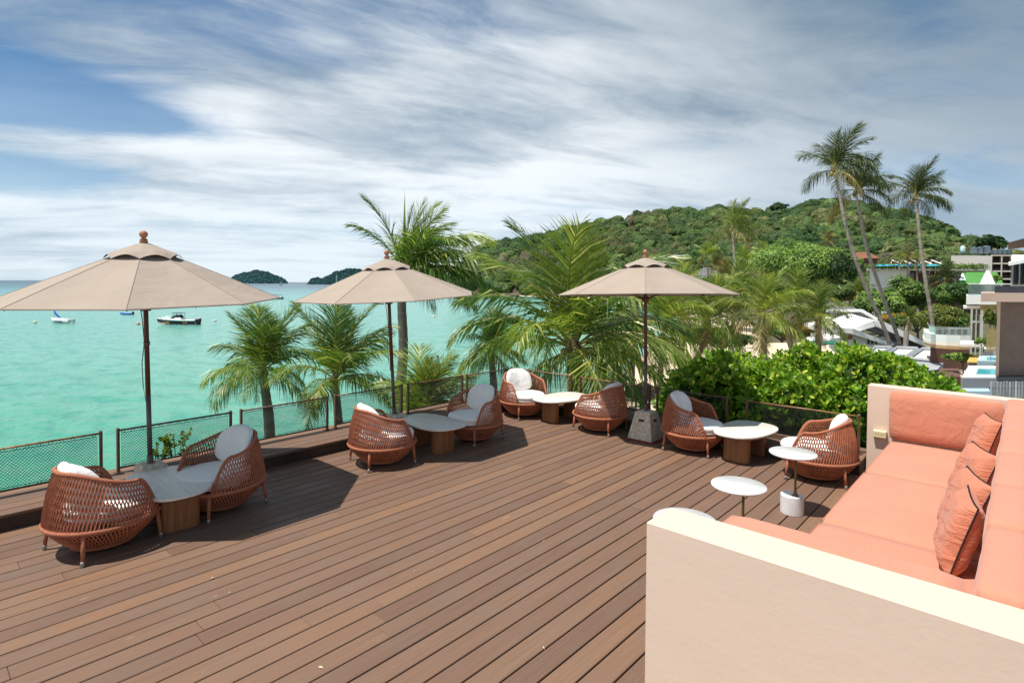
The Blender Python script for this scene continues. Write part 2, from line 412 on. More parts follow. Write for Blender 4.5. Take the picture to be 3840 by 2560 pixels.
def leaf_cloud(mb, c, rad, n, size, rr, flat=.35, core=None, lumps=0, bias=.2):
    """leaf-sized faces spread over a crown; rad = (x, y, z) half axes"""
    c = Vector(c); L = []
    if lumps:
        for _ in range(lumps):
            d = Vector((rr.gauss(0, 1), rr.gauss(0, 1), rr.gauss(0, .8))); d.normalize(); q = rr.uniform(.45, .85)
            if d.z < -.35: d.z *= -.6
            L.append((c+Vector((d.x*rad[0]*q, d.y*rad[1]*q, d.z*rad[2]*q)), rr.uniform(.26, .48)))
    else: L = [(c, 1.)]
    for _ in range(n):
        cc, s = rr.choice(L); d = Vector((rr.gauss(0, 1), rr.gauss(0, 1), rr.gauss(0, 1)+bias)); d.normalize()
        q = rr.uniform(.72, 1.06)
        p = cc+Vector((d.x*rad[0]*s*q, d.y*rad[1]*s*q, d.z*rad[2]*s*q))
        nn = (d+Vector((rr.uniform(-1, 1), rr.uniform(-1, 1), rr.uniform(-.3, 1.1)))*(.8 if flat < .4 else .42)).normalized()
        a = nn.cross(Vector((rr.uniform(-1, 1), rr.uniform(-1, 1), rr.uniform(-1, 1)))); a.normalize(); b = nn.cross(a)
        s2 = size*rr.uniform(.6, 1.3); b2 = len(mb.v)
        mb.v += [tuple(p-a*s2), tuple(p-b*s2*.55), tuple(p+a*s2), tuple(p+b*s2*.55)]; mb.face([b2, b2+1, b2+2, b2+3])
    return L
_ico = bmesh.new(); bmesh.ops.create_icosphere(_ico, subdivisions=1, radius=1); _ico.verts.ensure_lookup_table()
ICO_V = [v.co.copy() for v in _ico.verts]; ICO_F = [[v.index for v in f.verts] for f in _ico.faces]; _ico.free()
_ico = bmesh.new(); bmesh.ops.create_icosphere(_ico, subdivisions=2, radius=1); _ico.verts.ensure_lookup_table()
ICO2_V = [v.co.copy() for v in _ico.verts]; ICO2_F = [[v.index for v in f.verts] for f in _ico.faces]; _ico.free()
_ico = bmesh.new(); bmesh.ops.create_icosphere(_ico, subdivisions=3, radius=1); _ico.verts.ensure_lookup_table()
ICO3_V = [v.co.copy() for v in _ico.verts]; ICO3_F = [[v.index for v in f.verts] for f in _ico.faces]; _ico.free()
def blob(mb, c, r, rr=None, hi=False, amp=.18, sc=2.):
    c = Vector(c); V_, F_ = (ICO2_V, ICO2_F) if hi == 2 else (ICO3_V, ICO3_F) if hi else (ICO_V, ICO_F)
    sd = Vector((c.x, c.y, c.z))
    vs = []
    for v in V_:
        k = 1+amp*noise.noise(v*sc+sd*3.1); vs.append((c.x+v.x*r[0]*k, c.y+v.y*r[1]*k, c.z+v.z*r[2]*k))
    mb.add(vs, F_)

FG = [leaf_mat('hill_leaf_green', (.066, .105, .028), (.040, .074, .022), (.10, .14, .040), .7, .1, .03, .2, .25, fine=.75),
      leaf_mat('hill_leaf_olive', (.090, .108, .036), (.062, .080, .028), (.12, .12, .055), .8, .1, .03, .2, .25, fine=.75),
      leaf_mat('hill_leaf_dark', (.025, .058, .020), (.038, .070, .022), (.055, .095, .025), .7, .1, .03, .2, .25, fine=.75),
      leaf_mat('hill_leaf_dry', (.110, .095, .068), (.080, .075, .050), (.14, .125, .09), .9, .05, .03, .1, .25, fine=.75)]
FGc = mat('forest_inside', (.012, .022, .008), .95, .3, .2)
def build_forest():
    rr = random.Random(3); mb = MB()
    n = 0
    for i in range(2100):
        px = rr.uniform(1700, 3860); t = rr.uniform(0.0, 1.06)**.8
        p = hill_s(px, t)
        d = (p-EYE).dot(FWD)
        # the patches of kinds follow a slow noise, as woods do
        w = noise.noise(Vector((p.x/45, p.y/45, p.z/25)))+rr.uniform(-.33, .33)
        k = 2 if w < -.16 else 0 if w < .20 else 1 if w < .56 else 3
        r = rr.uniform(3.0, 6.0)*(.85+.3*(d/400)); h = r*rr.uniform(.65, .95)
        c = (p.x, p.y, p.z+r*.55)
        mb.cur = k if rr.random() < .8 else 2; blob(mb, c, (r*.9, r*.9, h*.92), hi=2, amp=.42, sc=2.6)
        mb.cur = k; leaf_cloud(mb, c, (r, r, h), 150, .34+.05*r, rr, bias=.5, flat=.45)
    for px, py, d, r in ((2925, 772, 385, 5), (2905, 782, 385, 4.5), (2950, 790, 384, 4), (3715, 905, 190, 4.2), (3690, 915, 192, 3.6), (3745, 920, 190, 3.2), (2165, 858, 430, 4.5), (2835, 806, 400, 4)):
        p = at(px, py, d); mb.cur = 2; leaf_cloud(mb, p, (r, r, r*.7), 260, .9, rr, lumps=7)
        mb.cur = 4; q = at(px, py+30, d); mb.tube([(q.x, q.y, q.z-6), (p.x, p.y, p.z)], .5, 5)
    o = mb.obj('forest', None, mats=FG+[FGc]); tag(o, 'mixed green and brown woodland covering the headland behind the bay', 'forest', kind='stuff')
    # dark rocks along the foot of the headland
    mb = MB()
    for i in range(170):
        px = rr.uniform(1690, 2420); p = hill_s(px, 0.); q = p-fwd0*rr.uniform(0, 4)
        r = rr.uniform(.8, 2.6); blob(mb, (q.x, q.y, SEA+r*.1), (r*1.3, r, r*.6))
    tag(mb.obj('shore_rocks', shore_rock), 'brown rocks along the waterline at the foot of the wooded headland', 'rocks', kind='stuff')
    for k, (s_, xr) in enumerate(ISLANDS):
        mb = MB()
        for i in range(650):
            px = rr.uniform(*xr); p = s_(px, rr.uniform(.05, 1.05)); r = rr.uniform(4, 8)
            blob(mb, (p.x, p.y, p.z-1), (r*1.3, r*1.3, r*.8))
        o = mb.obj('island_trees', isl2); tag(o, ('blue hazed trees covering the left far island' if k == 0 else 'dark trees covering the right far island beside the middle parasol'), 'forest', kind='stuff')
build_forest()

# ---- deck: every plank its own piece
def box_me(name, sx, sy, sz, m, bev=.0035):
    mb = MB(); mb.box(-sx/2, sx/2, -sy/2, sy/2, -sz, 0, bev=bev)
    me = bpy.data.meshes.new(name); me.from_pydata(mb.v, [], mb.f); me.materials.append(m); me.update(); return me
XS, YS, ZS = -6.28, 7.20, .145         # front edges and height of the raised border step
def build_deck():
    deck = empty('deck', (0, 0, 0), kind=ST)
    mb = MB(); mb.box(-7.0, 3.2, -3.0, 8.0, -.40, -.034); mb.obj('deck_frame', dark, deck)
    rr = random.Random(5); pitch = .147
    lens = [1.6, 2.2, 2.9, 3.6]; mes = {}
    for l in (.7, 1.1, 1.6, 2.2, 2.9, 3.6, 4.8): mes[l] = box_me('plank', pitch-.0105, l-.0015, .026, pl)
    x = XS-.07; row = 0
    while x < 1.6:
        y = -2.2-rr.uniform(0, 1.6)
        while y < YS+.02:
            l = rr.choice([2.9, 3.6, 4.8, 4.8])
            if y+l > YS+.45: 
                rem = YS+.1-y; l = min(mes, key=lambda q: abs(q-rem) if q >= rem-.02 else 9)
            o = link('plank', mes[l], deck, (x+rr.uniform(-.0008, .0008), y+l/2, rr.uniform(-.0012, .0008)))
            y += l
        x += pitch; row += 1
    # raised border along the sea side and the far side
    st = empty('border_step', (0, 0, 0), kind=ST)
    sm = {l: box_me('plank', .136, l-.004, .026, pl) for l in (2.2, 2.9, 3.6)}
    for k in range(5):
        xx = XS-.075-k*.146; y = -3.+rr.uniform(-1, 0)
        if k == 0: xx = XS-.068
        while y < 7.9:
            l = rr.choice([2.2, 2.9, 3.6]); 
            if y+l > 8.2: l = 2.2
            link('plank', sm[l], st, (xx, min(y+l/2, 7.93-l/2+.0), ZS+rr.uniform(-.001, .001))) if y+l < 8.0 else link('plank', sm[2.2], st, (xx, 7.93-1.1, ZS-.003))
            y += l
    for k in range(5):
        yy = YS+.068+k*.146; x = XS+.002
        while x < -1.36:
            l = rr.choice([2.2, 2.9]); l = min(l, 2.2 if -1.36-x < 2.6 else l)
            xe = min(x+l/2, -1.33-l/2) if x+l > -1.33 else x+l/2
            o = link('plank', sm[l], st, (xe, yy, ZS+rr.uniform(-.001, .001)-(.004 if x+l > -1.33 else 0)), pi/2); x += l
    mb = MB(); mb.box(-7.02, XS-.012, -3.6, 7.95, -.03, ZS-.027); mb.box(XS-.012, -1.33, YS+.012, 7.95, -.03, ZS-.027)
    mb.obj('step_riser', mat('riser_wood', (.050, .034, .026), .8, .3, 3.), st)
    # supporting wall under the deck edge, seen past the netting from the side
    mb = MB(); mb.box(-7.03, 3.3, -3.6, 7.96, -6.5, -.42)
    tag(mb.obj('terrace_base', mat('terrace_concrete', (.22, .20, .18), .9, .15, 2.)), kind=ST)
build_deck()

# ================================================================== FURNITURE
rope = mat('terracotta_rope', (.44, .155, .080), .75, .18, 14., bump=.5, bs=260., island=.12)
rope_tight = mat('terracotta_wrap', (.46, .163, .086), .75, .15, 30., bump=.7, bs=320., stretch=(1, 1, 3))
cushion_white = mat('cream_canvas', (.88, .86, .83), .85, .03, 3., bump=.3, bs=200., sheen=.2, crease=(6., (1, 2.6, 1), .6, .02))
steel_cap = mat('steel_foot', (.42, .42, .43), .35, .05, 5., metal=.7)
teak = mat('teak_veneer', (.30, .130, .042), .5, .2, 1., col2=(.17, .066, .022), stretch=(34, 34, 1.3), detail=6, bump=.15, bs=10, spec=.5)
stone_top = mat('travertine', (.80, .745, .67), .4, .06, 1., col2=(.66, .605, .53), stretch=(2.5, 26, 8), detail=7, spec=.5)
stone_rim = mat('table_rim', (.13, .065, .04), .6, .2, 8.)
marble = mat('white_marble', (.82, .81, .80), .25, .04, 3., col2=(.64, .63, .63), stretch=(1, 3, 2), detail=8, spec=.5)
brass = mat('aged_brass', (.20, .135, .060), .35, .12, 20., metal=.85)

A1 = radians(48); BELT_R, BELT_Z = .385, .24
def shell_top(th):
    "height and radius of the woven shell's rim at angle th (0 = front)"
    a = abs(((th+pi) % (2*pi))-pi); a = pi-a                    # 0 at the back
    A = math.degrees(a); lim = 180-math.degrees(A1)
    if A < 106:
        t = max(0, (A-22)/84); t = t*t*(3-2*t); z = .655-.115*t
    else:
        t = min(1, (A-106)/(lim-106)); z = .54-.295*(.12*t+.88*t**2.3)
    r = BELT_R-.19*(z-BELT_Z)
    return z, r
def pol(th, r, z): return Vector((r*cos(th), r*sin(th), z))
def make_chair():
    root = empty('rope_armchair')
    mb = MB()
    # shell: two crossing families of rope
    N = 94; D = radians(15)
    for fam in (1, -1):
        for i in range(N):
            t0 = 2*pi*i/N+(.02 if fam > 0 else 0); pts = []
            ok = True
            for k in range(8):
                u = k/7; th = t0+fam*D*u; A = abs(((th+pi) % (2*pi))-pi)
                if A < A1-.01: 
                    ok = False; break
                zt, rt = shell_top(th); z = BELT_Z+(zt-BELT_Z)*u; rr_ = BELT_R+(rt-BELT_R)*u+fam*.0035+.012*sin(pi*u)
                pts.append(pol(th, rr_, z))
            if len(pts) >= 3: mb.tube(pts, .0052, 4, cap=False)
    mb.obj('woven_shell', rope, root)
    mb = MB()
    def bowl(u):   # profile of the lower basket
        z = BELT_Z-.012-(.175)*u; r = .375-.155*(u**1.35); return r, z
    for fam in (1, -1):
        for i in range(84):
            t0 = 2*pi*i/84; pts = []
            for k in range(6):
                u = k/5; r, z = bowl(u); pts.append(pol(t0+fam*radians(11)*u, r+fam*.003, z))
            mb.tube(pts, .0052, 4, cap=False)
    mb.obj('woven_base', rope, root)
    mb = MB()
    mb.tube([pol(2*pi*k/40, BELT_R, BELT_Z) for k in range(40)], .017, 8, closed=True)
    r_, z_ = bowl(1.); mb.tube([pol(2*pi*k/32, r_, z_) for k in range(32)], .014, 6, closed=True)
    mb.obj('base_ring', rope_tight, root, True)
    mb = MB()
    rim = []
    for k in range(61):
        th = A1+(2*pi-2*A1)*k/60; z, r = shell_top(th); rim.append(pol(th, r, z))
    mb.tube(rim, .0155, 7); mb.obj('top_rim', rope_tight, root, True)
    # closed seat pan and rear lining
    mb = MB(); mb.lathe([(.10, .075), (.22, .085), (.34, .19), (.355, .235), (.33, .245), (.02, .247)], 28); mb.obj('seat_pan', mat('inner_rope', (.10, .035, .02), .9, .2, 20.), root, True)
    for sx, sy in ((1, 1), (1, -1), (-1, 1), (-1, -1)):
        mb = MB(); a = Vector((sx*.262, sy*.262, BELT_Z+.0)); b = Vector((sx*.282, sy*.282, .035))
        a2 = a+(a-b)*.02
        mb.tube([a2, (a+b)/2, b], [.0165, .0155, .0135], 8); leg = mb.obj('leg', rope_tight, root, True)
        mb = MB(); c = b+(b-a)*.155; c.z = .001; mb.tube([b+(a-b)*.02, b, c], [.0145, .0155, .014], 8); mb.obj('foot_cap', steel_cap, leg, True)
    # seat cushion: a round pad in two layers
    mb = MB(); mb.lathe([(.02, .250), (.27, .250), (.298, .262), (.302, .285), (.296, .300), (.303, .306), (.306, .335), (.292, .358), (.25, .368), (.12, .373), (.01, .374)], 36, c=(.055, 0, 0), sx=1.04)
    vs = [(x, y, z+(.004*noise.noise(Vector((x*9, y*9, 3))) if z > .3 else 0)) for x, y, z in mb.v]; mb.v = vs
    mb.obj('seat_cushion', cushion_white, root, True)
    # back cushion: an upright rounded pad leaning on the shell
    mb = MB(); n = 40; rings = [(0, -.062), (.45, -.066), (.8, -.052), (.95, -.030), (1.0, 0), (.95, .030), (.8, .058), (.45, .075), (0, .080)]
    M = Matrix.Translation((-.175, 0, .345)) @ Matrix.Rotation(radians(-16), 4, 'Y')
    b0 = 0
    for q, d in rings:
        q = max(q, .02)
        for k in range(n):
            a = 2*pi*k/n; w = .238*(abs(cos(a))**.62)*(1 if cos(a) > 0 else -1); h = .182*(abs(sin(a))**(.82 if sin(a) > 0 else .5))*(1 if sin(a) > 0 else -1)
            if h > 0: w *= 1-.16*(h/.182)**2
            y = w*q; z = .172+h*q*(1.12 if h > 0 else .98)
            x = d*.82+.020+1.5*y*y+.006*noise.noise(Vector((y*10, z*10, d*30)))
            # gathered pleats fanning in from the seam
            x += (.004 if d > 0 else -.004)*sin(a*13+1.5*sin(a*3))*max(0, q-.35)*(1-q)*4 if .3 < q < .99 else 0
            mb.v.append(tuple(M @ Vector((x, y, z))))
    for i in range(len(rings)-1):
        for k in range(n): mb.face([i*n+k, i*n+(k+1) % n, (i+1)*n+(k+1) % n, (i+1)*n+k])
    mb.obj('back_cushion', cushion_white, root, True)
    return root
CH = [((-5.43, 1.145), (-.24, .97), 'terracotta rope armchair at lower left, back to the camera, nearest to the left edge'),
      ((-5.545, 2.07), (.2, -.98), 'terracotta rope armchair facing the camera across the nearest marble table, under the big left parasol'),
      ((-5.56, 3.885), (.2, .98), 'terracotta rope armchair turned away, left of the table under the middle parasol'),
      ((-5.485, 5.30), (.04, -1.), 'shaded terracotta rope armchair right of the middle table, its seat open to the viewer'),
      ((-5.93, 6.83), (.97, -.25), 'sunlit terracotta rope armchair in the far corner where the two fences meet'),
      ((-4.52, 6.895), (-.996, -.09), 'terracotta rope armchair just left of the third parasol stone block, back to the right'),
      ((-3.12, 6.90), (.995, .1), 'terracotta rope armchair just right of the third parasol stone block, tall pale back pad'),
      ((-1.66, 6.84), (-.985, -.17), 'terracotta rope armchair at the right end of the row, beside the sofa wall')]
ch0 = make_chair()
for i, (c, f, lab) in enumerate(CH):
    o = ch0 if i == 0 else copy_tree(ch0)
    o.location = (c[0], c[1], 0); o.rotation_euler = (0, 0, atan2(f[1], f[0]))
    tag(o, lab, 'armchair', 'rope armchairs along the fence')

def egg(L, Wd, n=40, k=.10, p=2.7):
    pts = []
    for i in range(n):
        a = 2*pi*i/n; x = L/2*math.copysign(abs(cos(a))**(2/p), cos(a)); y = Wd/2*math.copysign(abs(sin(a))**(2/p), sin(a))
        y *= 1+k*(x/(L/2)); y += .02*(x/(L/2))**2
        pts.append((x, y))
    return pts
def make_table():
    root = empty('coffee_table')
    mb = MB(); mb.prism(egg(.96, .60), .326, .350, .006); mb.obj('stone_top', stone_top, root, True)
    mb = MB(); mb.prism(egg(.93, .57), .312, .3262, .002); mb.obj('top_underlay', stone_rim, root, True)
    for s in (1, -1):
        mb = MB(); poly = []
        for i in range(28):
            a = 2*pi*i/28; poly.append((s*.23+.075*math.copysign(abs(cos(a))**.75, cos(a)), .155*math.copysign(abs(sin(a))**.55, sin(a))))
        mb.prism(poly, .012, .313, .0); leg = mb.obj('pedestal', teak, root)
        mb = MB(); mb.prism([(s*.23+(x-s*.23)*.93, y*.96) for x, y in poly], 0, .0125); mb.obj('foot_plate', stone_rim, leg)
    return root
tb0 = make_table()
TB = [((-5.53, 1.66), -3, 1, 'low marble topped table with teak pedestals in the shade of the left parasol'),
      ((-5.56, 4.63), -2, -1, 'low grey stone topped table with two teak pedestals under the middle parasol'),
      ((-5.30, 7.0), 80, 1, 'brightly sunlit stone topped table between the far corner chairs'),
      ((-2.50, 7.01), 86, 1, 'stone topped table half crossed by a parasol shadow, between the two right hand chairs')]
for i, (c, rz, s, lab) in enumerate(TB):
    o = tb0 if i == 0 else copy_tree(tb0)
    o.location = (c[0], c[1], 0); o.rotation_euler = (0, 0, radians(rz)); tag(o, lab, 'coffee table', 'low tables with organic stone tops')
tb0.rotation_euler = (0, 0, radians(177))

def make_side():
    root = empty('side_table')
    mb = MB(); mb.lathe([(.17, .540), (.196, .542), (.203, .548), (.203, .556), (.200, .561), (.01, .562)], 48); mb.obj('round_top', marble, root, True)
    mb = MB(); mb.tube([(.035, 0, .17), (.035, 0, .18), (.035, 0, .20), (.035, 0, .25), (.035, 0, .541)], [.034, .022, .013, .010, .010], 12); mb.obj('rod', brass, root, True)
    mb = MB(); mb.lathe([(.096, 0), (.100, .004), (.100, .166), (.096, .171), (.01, .172)], 36); mb.obj('cylinder_base', marble, root, False)
    return root
sd0 = make_side()
for i, (c, rz, lab) in enumerate([((-1.565, 5.60), -30, 'round white marble pedestal table on a thin brass rod, its cylinder foot in full view'),
                              ((-1.615, 4.40), 10, 'round white pedestal table in the middle, its brass rod cut off by the sofa arm'),
                              ((-1.63, 3.50), 60, 'white pedestal table top peeping over the near plaster wall end')]):
    o = sd0 if i == 0 else copy_tree(sd0)
    o.location = (c[0], c[1], 0); o.rotation_euler = (0, 0, radians(rz)); tag(o, lab, 'side table', 'white marble pedestal tables by the sofa')

# ---- parasols
canvas = mat('beige_canopy_cloth', (.365, .295, .238), .85, .05, 2.2, bump=.25, bs=200., crease=(2.4, (1, 1, 3), .55, .03))
wood_dk = mat('parasol_wood', (.115, .038, .020), .5, .2, 10., stretch=(1, 1, .15))
wood_fin = mat('finial_wood', (.38, .16, .085), .55, .2, 12.)
sleeve = mat('pole_sleeve', (.13, .10, .09), .45, .1, 20., metal=.3)
cord = mat('grey_cord', (.16, .18, .15), .8, .1, 40.)
concrete = mat('rough_concrete', (.60, .53, .42), .95, .3, 26., bump=1., bs=60.)
def make_parasol(base, top, R_, rot, lab, seed=0, drop=0.):
    "base: foot of the pole at the ground; top: canopy apex; the pole leans between them"
    base = Vector(base); top = Vector(top); root = empty('parasol', base, 0, lab, 'parasol', 'beige market parasols'); T = top-base
    ax = T.normalized(); q = Vector((0, 0, 1)).rotation_difference(ax)
    Mx = q.to_matrix()
    Hh = T.length; rimz = Hh-(.455+drop)*R_/1.15
    def P(r, a, z, k=1.): 
        v = Mx @ Vector((r*cos(a), r*sin(a), 0)); b = ax*z; return b+v*k
    # canopy of eight gores, each slightly slack between its ribs
    mb = MB(); NR, NA = 9, 6
    grid = {}
    for i in range(8):
        for j in range(NA+1):
            for k in range(NR+1):
                s = .055+(1-.055)*k/NR; t = j/NA
                a0 = rot+i*pi/4; a1 = a0+pi/4
                r = s*R_
                x = (cos(a0)*(1-t)+cos(a1)*t)*r; y = (sin(a0)*(1-t)+sin(a1)*t)*r
                z = Hh-(Hh-rimz)*(s**1.04)
                z -= .028*sin(pi*t)*sin(pi*min(1, s*.95))*s
                z += .006*noise.noise(Vector((x*5, y*5, seed)))*(4*t*(1-t))
                grid[i, j, k] = len(mb.v); mb.v.append(tuple(Mx @ Vector((x, y, 0))+ax*z))
        for j in range(NA):
            for k in range(NR): mb.face([grid[i, j, k], grid[i, j, k+1], grid[i, j+1, k+1], grid[i, j+1, k]])
    can = mb.obj('canopy', canvas, root, False)
    # hem strip turned under along the rim
    mb = MB()
    hem = []
    for i in range(8):
        for j in range(5):
            t = j/5; a0 = rot+i*pi/4; a1 = a0+pi/4
            hem.append(Mx @ Vector(((cos(a0)*(1-t)+cos(a1)*t)*R_, (sin(a0)*(1-t)+sin(a1)*t)*R_, 0))+ax*(rimz-.004))
    mb.tube(hem, .007, 5, closed=True); mb.obj('hem', canvas, can)
    mb = MB()
    for i in range(8):
        a = rot+i*pi/4; mb.tube([Mx @ Vector((cos(a)*R_*s, sin(a)*R_*s, 0))+ax*(Hh-(Hh-rimz)*(s**1.04)+.003) for s in (.2, .4, .6, .8, 1.)], .0022, 4)
    mb.obj('seams', canvas, can)
    # vented cap with scalloped edge lifted between the ribs
    mb = MB(); NA = 8; g = {}
    for i in range(8):
        for j in range(NA+1):
            for k in range(6):
                s = k/5; t = j/NA; a0 = rot+i*pi/4; a1 = a0+pi/4; r = .015+s*.30*R_/1.15
                x = (cos(a0)*(1-t)+cos(a1)*t)*r; y = (sin(a0)*(1-t)+sin(a1)*t)*r
                z = Hh+.030-.128*(s**1.2)+.026*sin(pi*t)*s**3+.004*noise.noise(Vector((x*14, y*14, seed+3)))
                if k == 5: z -= .022-.012*sin(pi*t); 
                g[i, j, k] = len(mb.v); mb.v.append(tuple(Mx @ Vector((x, y, 0))+ax*z))
        for j in range(NA):
            for k in range(5): mb.face([g[i, j, k], g[i, j, k+1], g[i, j+1, k+1], g[i, j+1, k]])
    mb.obj('vent_cap', canvas, root)
    mb = MB(); MM = Matrix.Translation(ax*(Hh+.028)) @ q.to_matrix().to_4x4()
    mb.lathe([(.034, 0), (.036, .012), (.028, .020), (.036, .026), (.024, .036), (.017, .046), (.026, .054), (.034, .068), (.036, .080), (.031, .096), (.018, .108), (.004, .112)], 18, M=MM)
    mb.obj('finial', wood_fin, root, True)
    mb = MB(); mb.tube([ax*(Hh*.42), ax*(Hh-.02)], .021, 10); pole = mb.obj('pole', wood_dk, root, True)
    mb = MB(); mb.tube([ax*.46, ax*(Hh*.425)], .0215, 10); mb.tube([ax*.30, ax*.47], .028, 10); mb.obj('lower_pole', sleeve, root, True)
    mb = MB(); mb.tube([ax*(Hh*.62), ax*(Hh*.635)], .027, 10); mb.obj('collar', sleeve, root, True)
    mb = MB(); mb.tube([ax*(rimz-.10), ax*(rimz-.03)], .045, 10); mb.obj('runner_hub', wood_dk, root, True)
    for i in range(8):
        a = rot+i*pi/4; mb = MB()
        mb.tube([Mx @ Vector((cos(a)*R_*s, sin(a)*R_*s, 0))+ax*(Hh-(Hh-rimz)*(s**1.04)-.018) for s in (.04, .5, .985)], .009, 5); rb = mb.obj('rib', wood_dk, root)
        mb = MB(); mb.tube([Mx @ Vector((cos(a)*.04, sin(a)*.04, 0))+ax*(rimz-.06), Mx @ Vector((cos(a)*R_*.5, sin(a)*R_*.5, 0))+ax*(Hh-(Hh-rimz)*.5-.028)], .007, 5); mb.obj('strut', wood_dk, rb)
    # pull cord looped down the pole
    mb = MB(); o1 = -right0*.03
    mb.tube([ax*(rimz-.06)-right0*.05, ax*(Hh*.72)-right0*.035, ax*(Hh*.63)-right0*.022, ax*(Hh*.55)-right0*.05, ax*(Hh*.46)-right0*.045, ax*(Hh*.40)-right0*.024, ax*(Hh*.47)-right0*.022, ax*(Hh*.6)-right0*.02], .0042, 5)
    mb.obj('pull_cord', cord, root)
    return root
make_parasol((-6.10, 1.66, 0), (-6.04, 1.60, 2.425), 1.15, radians(24), 'large beige parasol at the left edge of the terrace over the nearest table', 1, .045)
make_parasol((-6.10, 4.47, 0), (-6.10, 4.33, 2.38), 1.15, radians(24), 'beige parasol in the middle with the tall palm trunk right behind its pole', 4)
make_parasol((-3.80, 6.93, 0), (-3.87, 6.98, 2.435), 1.20, radians(28.8), 'beige parasol on the right rising from the bare tapered concrete block', 9)
def make_block(c, wb, wt, h, rz, lab, tray=False):
    root = empty('concrete_block', (c[0], c[1], 0), rz, lab, 'concrete block', 'concrete blocks holding the parasols'); z0 = .012 if tray else 0
    mb = MB(); n = 6; a, b = wb/2, wt/2
    ringz = [(z0, a-.006), (z0+.01, a), (h-.025, b+.004), (h-.008, b-.004), (h, b-.018)]
    g = []
    for z, w in ringz:
        for sx, sy in ((-1, -1), (1, -1), (1, 1), (-1, 1)): mb.v.append((sx*w, sy*w, z))
    for i in range(len(ringz)-1):
        for k in range(4):
            mb.face([i*4+k, i*4+(k+1) % 4, (i+1)*4+(k+1) % 4, (i+1)*4+k])
    mb.face([3, 2, 1, 0]); mb.face([16, 17, 18, 19])
    blk = mb.obj('block', concrete, root)
    bv = blk.modifiers.new('s', 'SUBSURF'); bv.subdivision_type = 'SIMPLE'; bv.levels = bv.render_levels = 4
    tx = bpy.data.textures.new('rough', 'CLOUDS'); tx.noise_scale = .03
    dm = blk.modifiers.new('d', 'DISPLACE'); dm.texture = tx; dm.strength = .006; dm.mid_level = .5
    # finger slots on two faces: dark boxes, shade of the recess put into the colour
    for ang in (-pi/2, 0):
        mb = MB(); zc = h*.70; w = a+(b-a)*(zc/h)
        M = Matrix.Rotation(ang, 4, 'Z') @ Matrix.Translation((w-.006, 0, zc)) @ Matrix.Rotation(-math.atan((a-b)/h), 4, 'Y')
        mb.box(-.02, .0105, -.042, .042, -.016, .016, M); mb.obj('hand_slot', mat('slot_shade', (.05, .042, .034), .95, .2, 30.), root)
    mb = MB(); mb.lathe([(.034, h-.03), (.034, h+.012), (.030, h+.014)], 12); mb.obj('socket', sleeve, root, True)
    if tray:
        mb = MB(); mb.box(-wb/2-.03, wb/2+.03, -wb/2-.03, wb/2+.03, .001, .013, bev=.004); mb.obj('tray', mat('red_tray', (.19, .022, .016), .6, .2, 10.), root)
    return root
make_block((-6.10, 1.66), .30, .21, .385, 0, 'concrete parasol block half hidden behind the nearest marble table')
make_block((-6.10, 4.47), .30, .21, .385, radians(10), 'concrete parasol block behind the middle grey topped table')
make_block((-3.80, 6.93), .36, .215, .385, 0, 'tapered rough concrete block on a red tray with a hand slot, standing between two chairs', True)

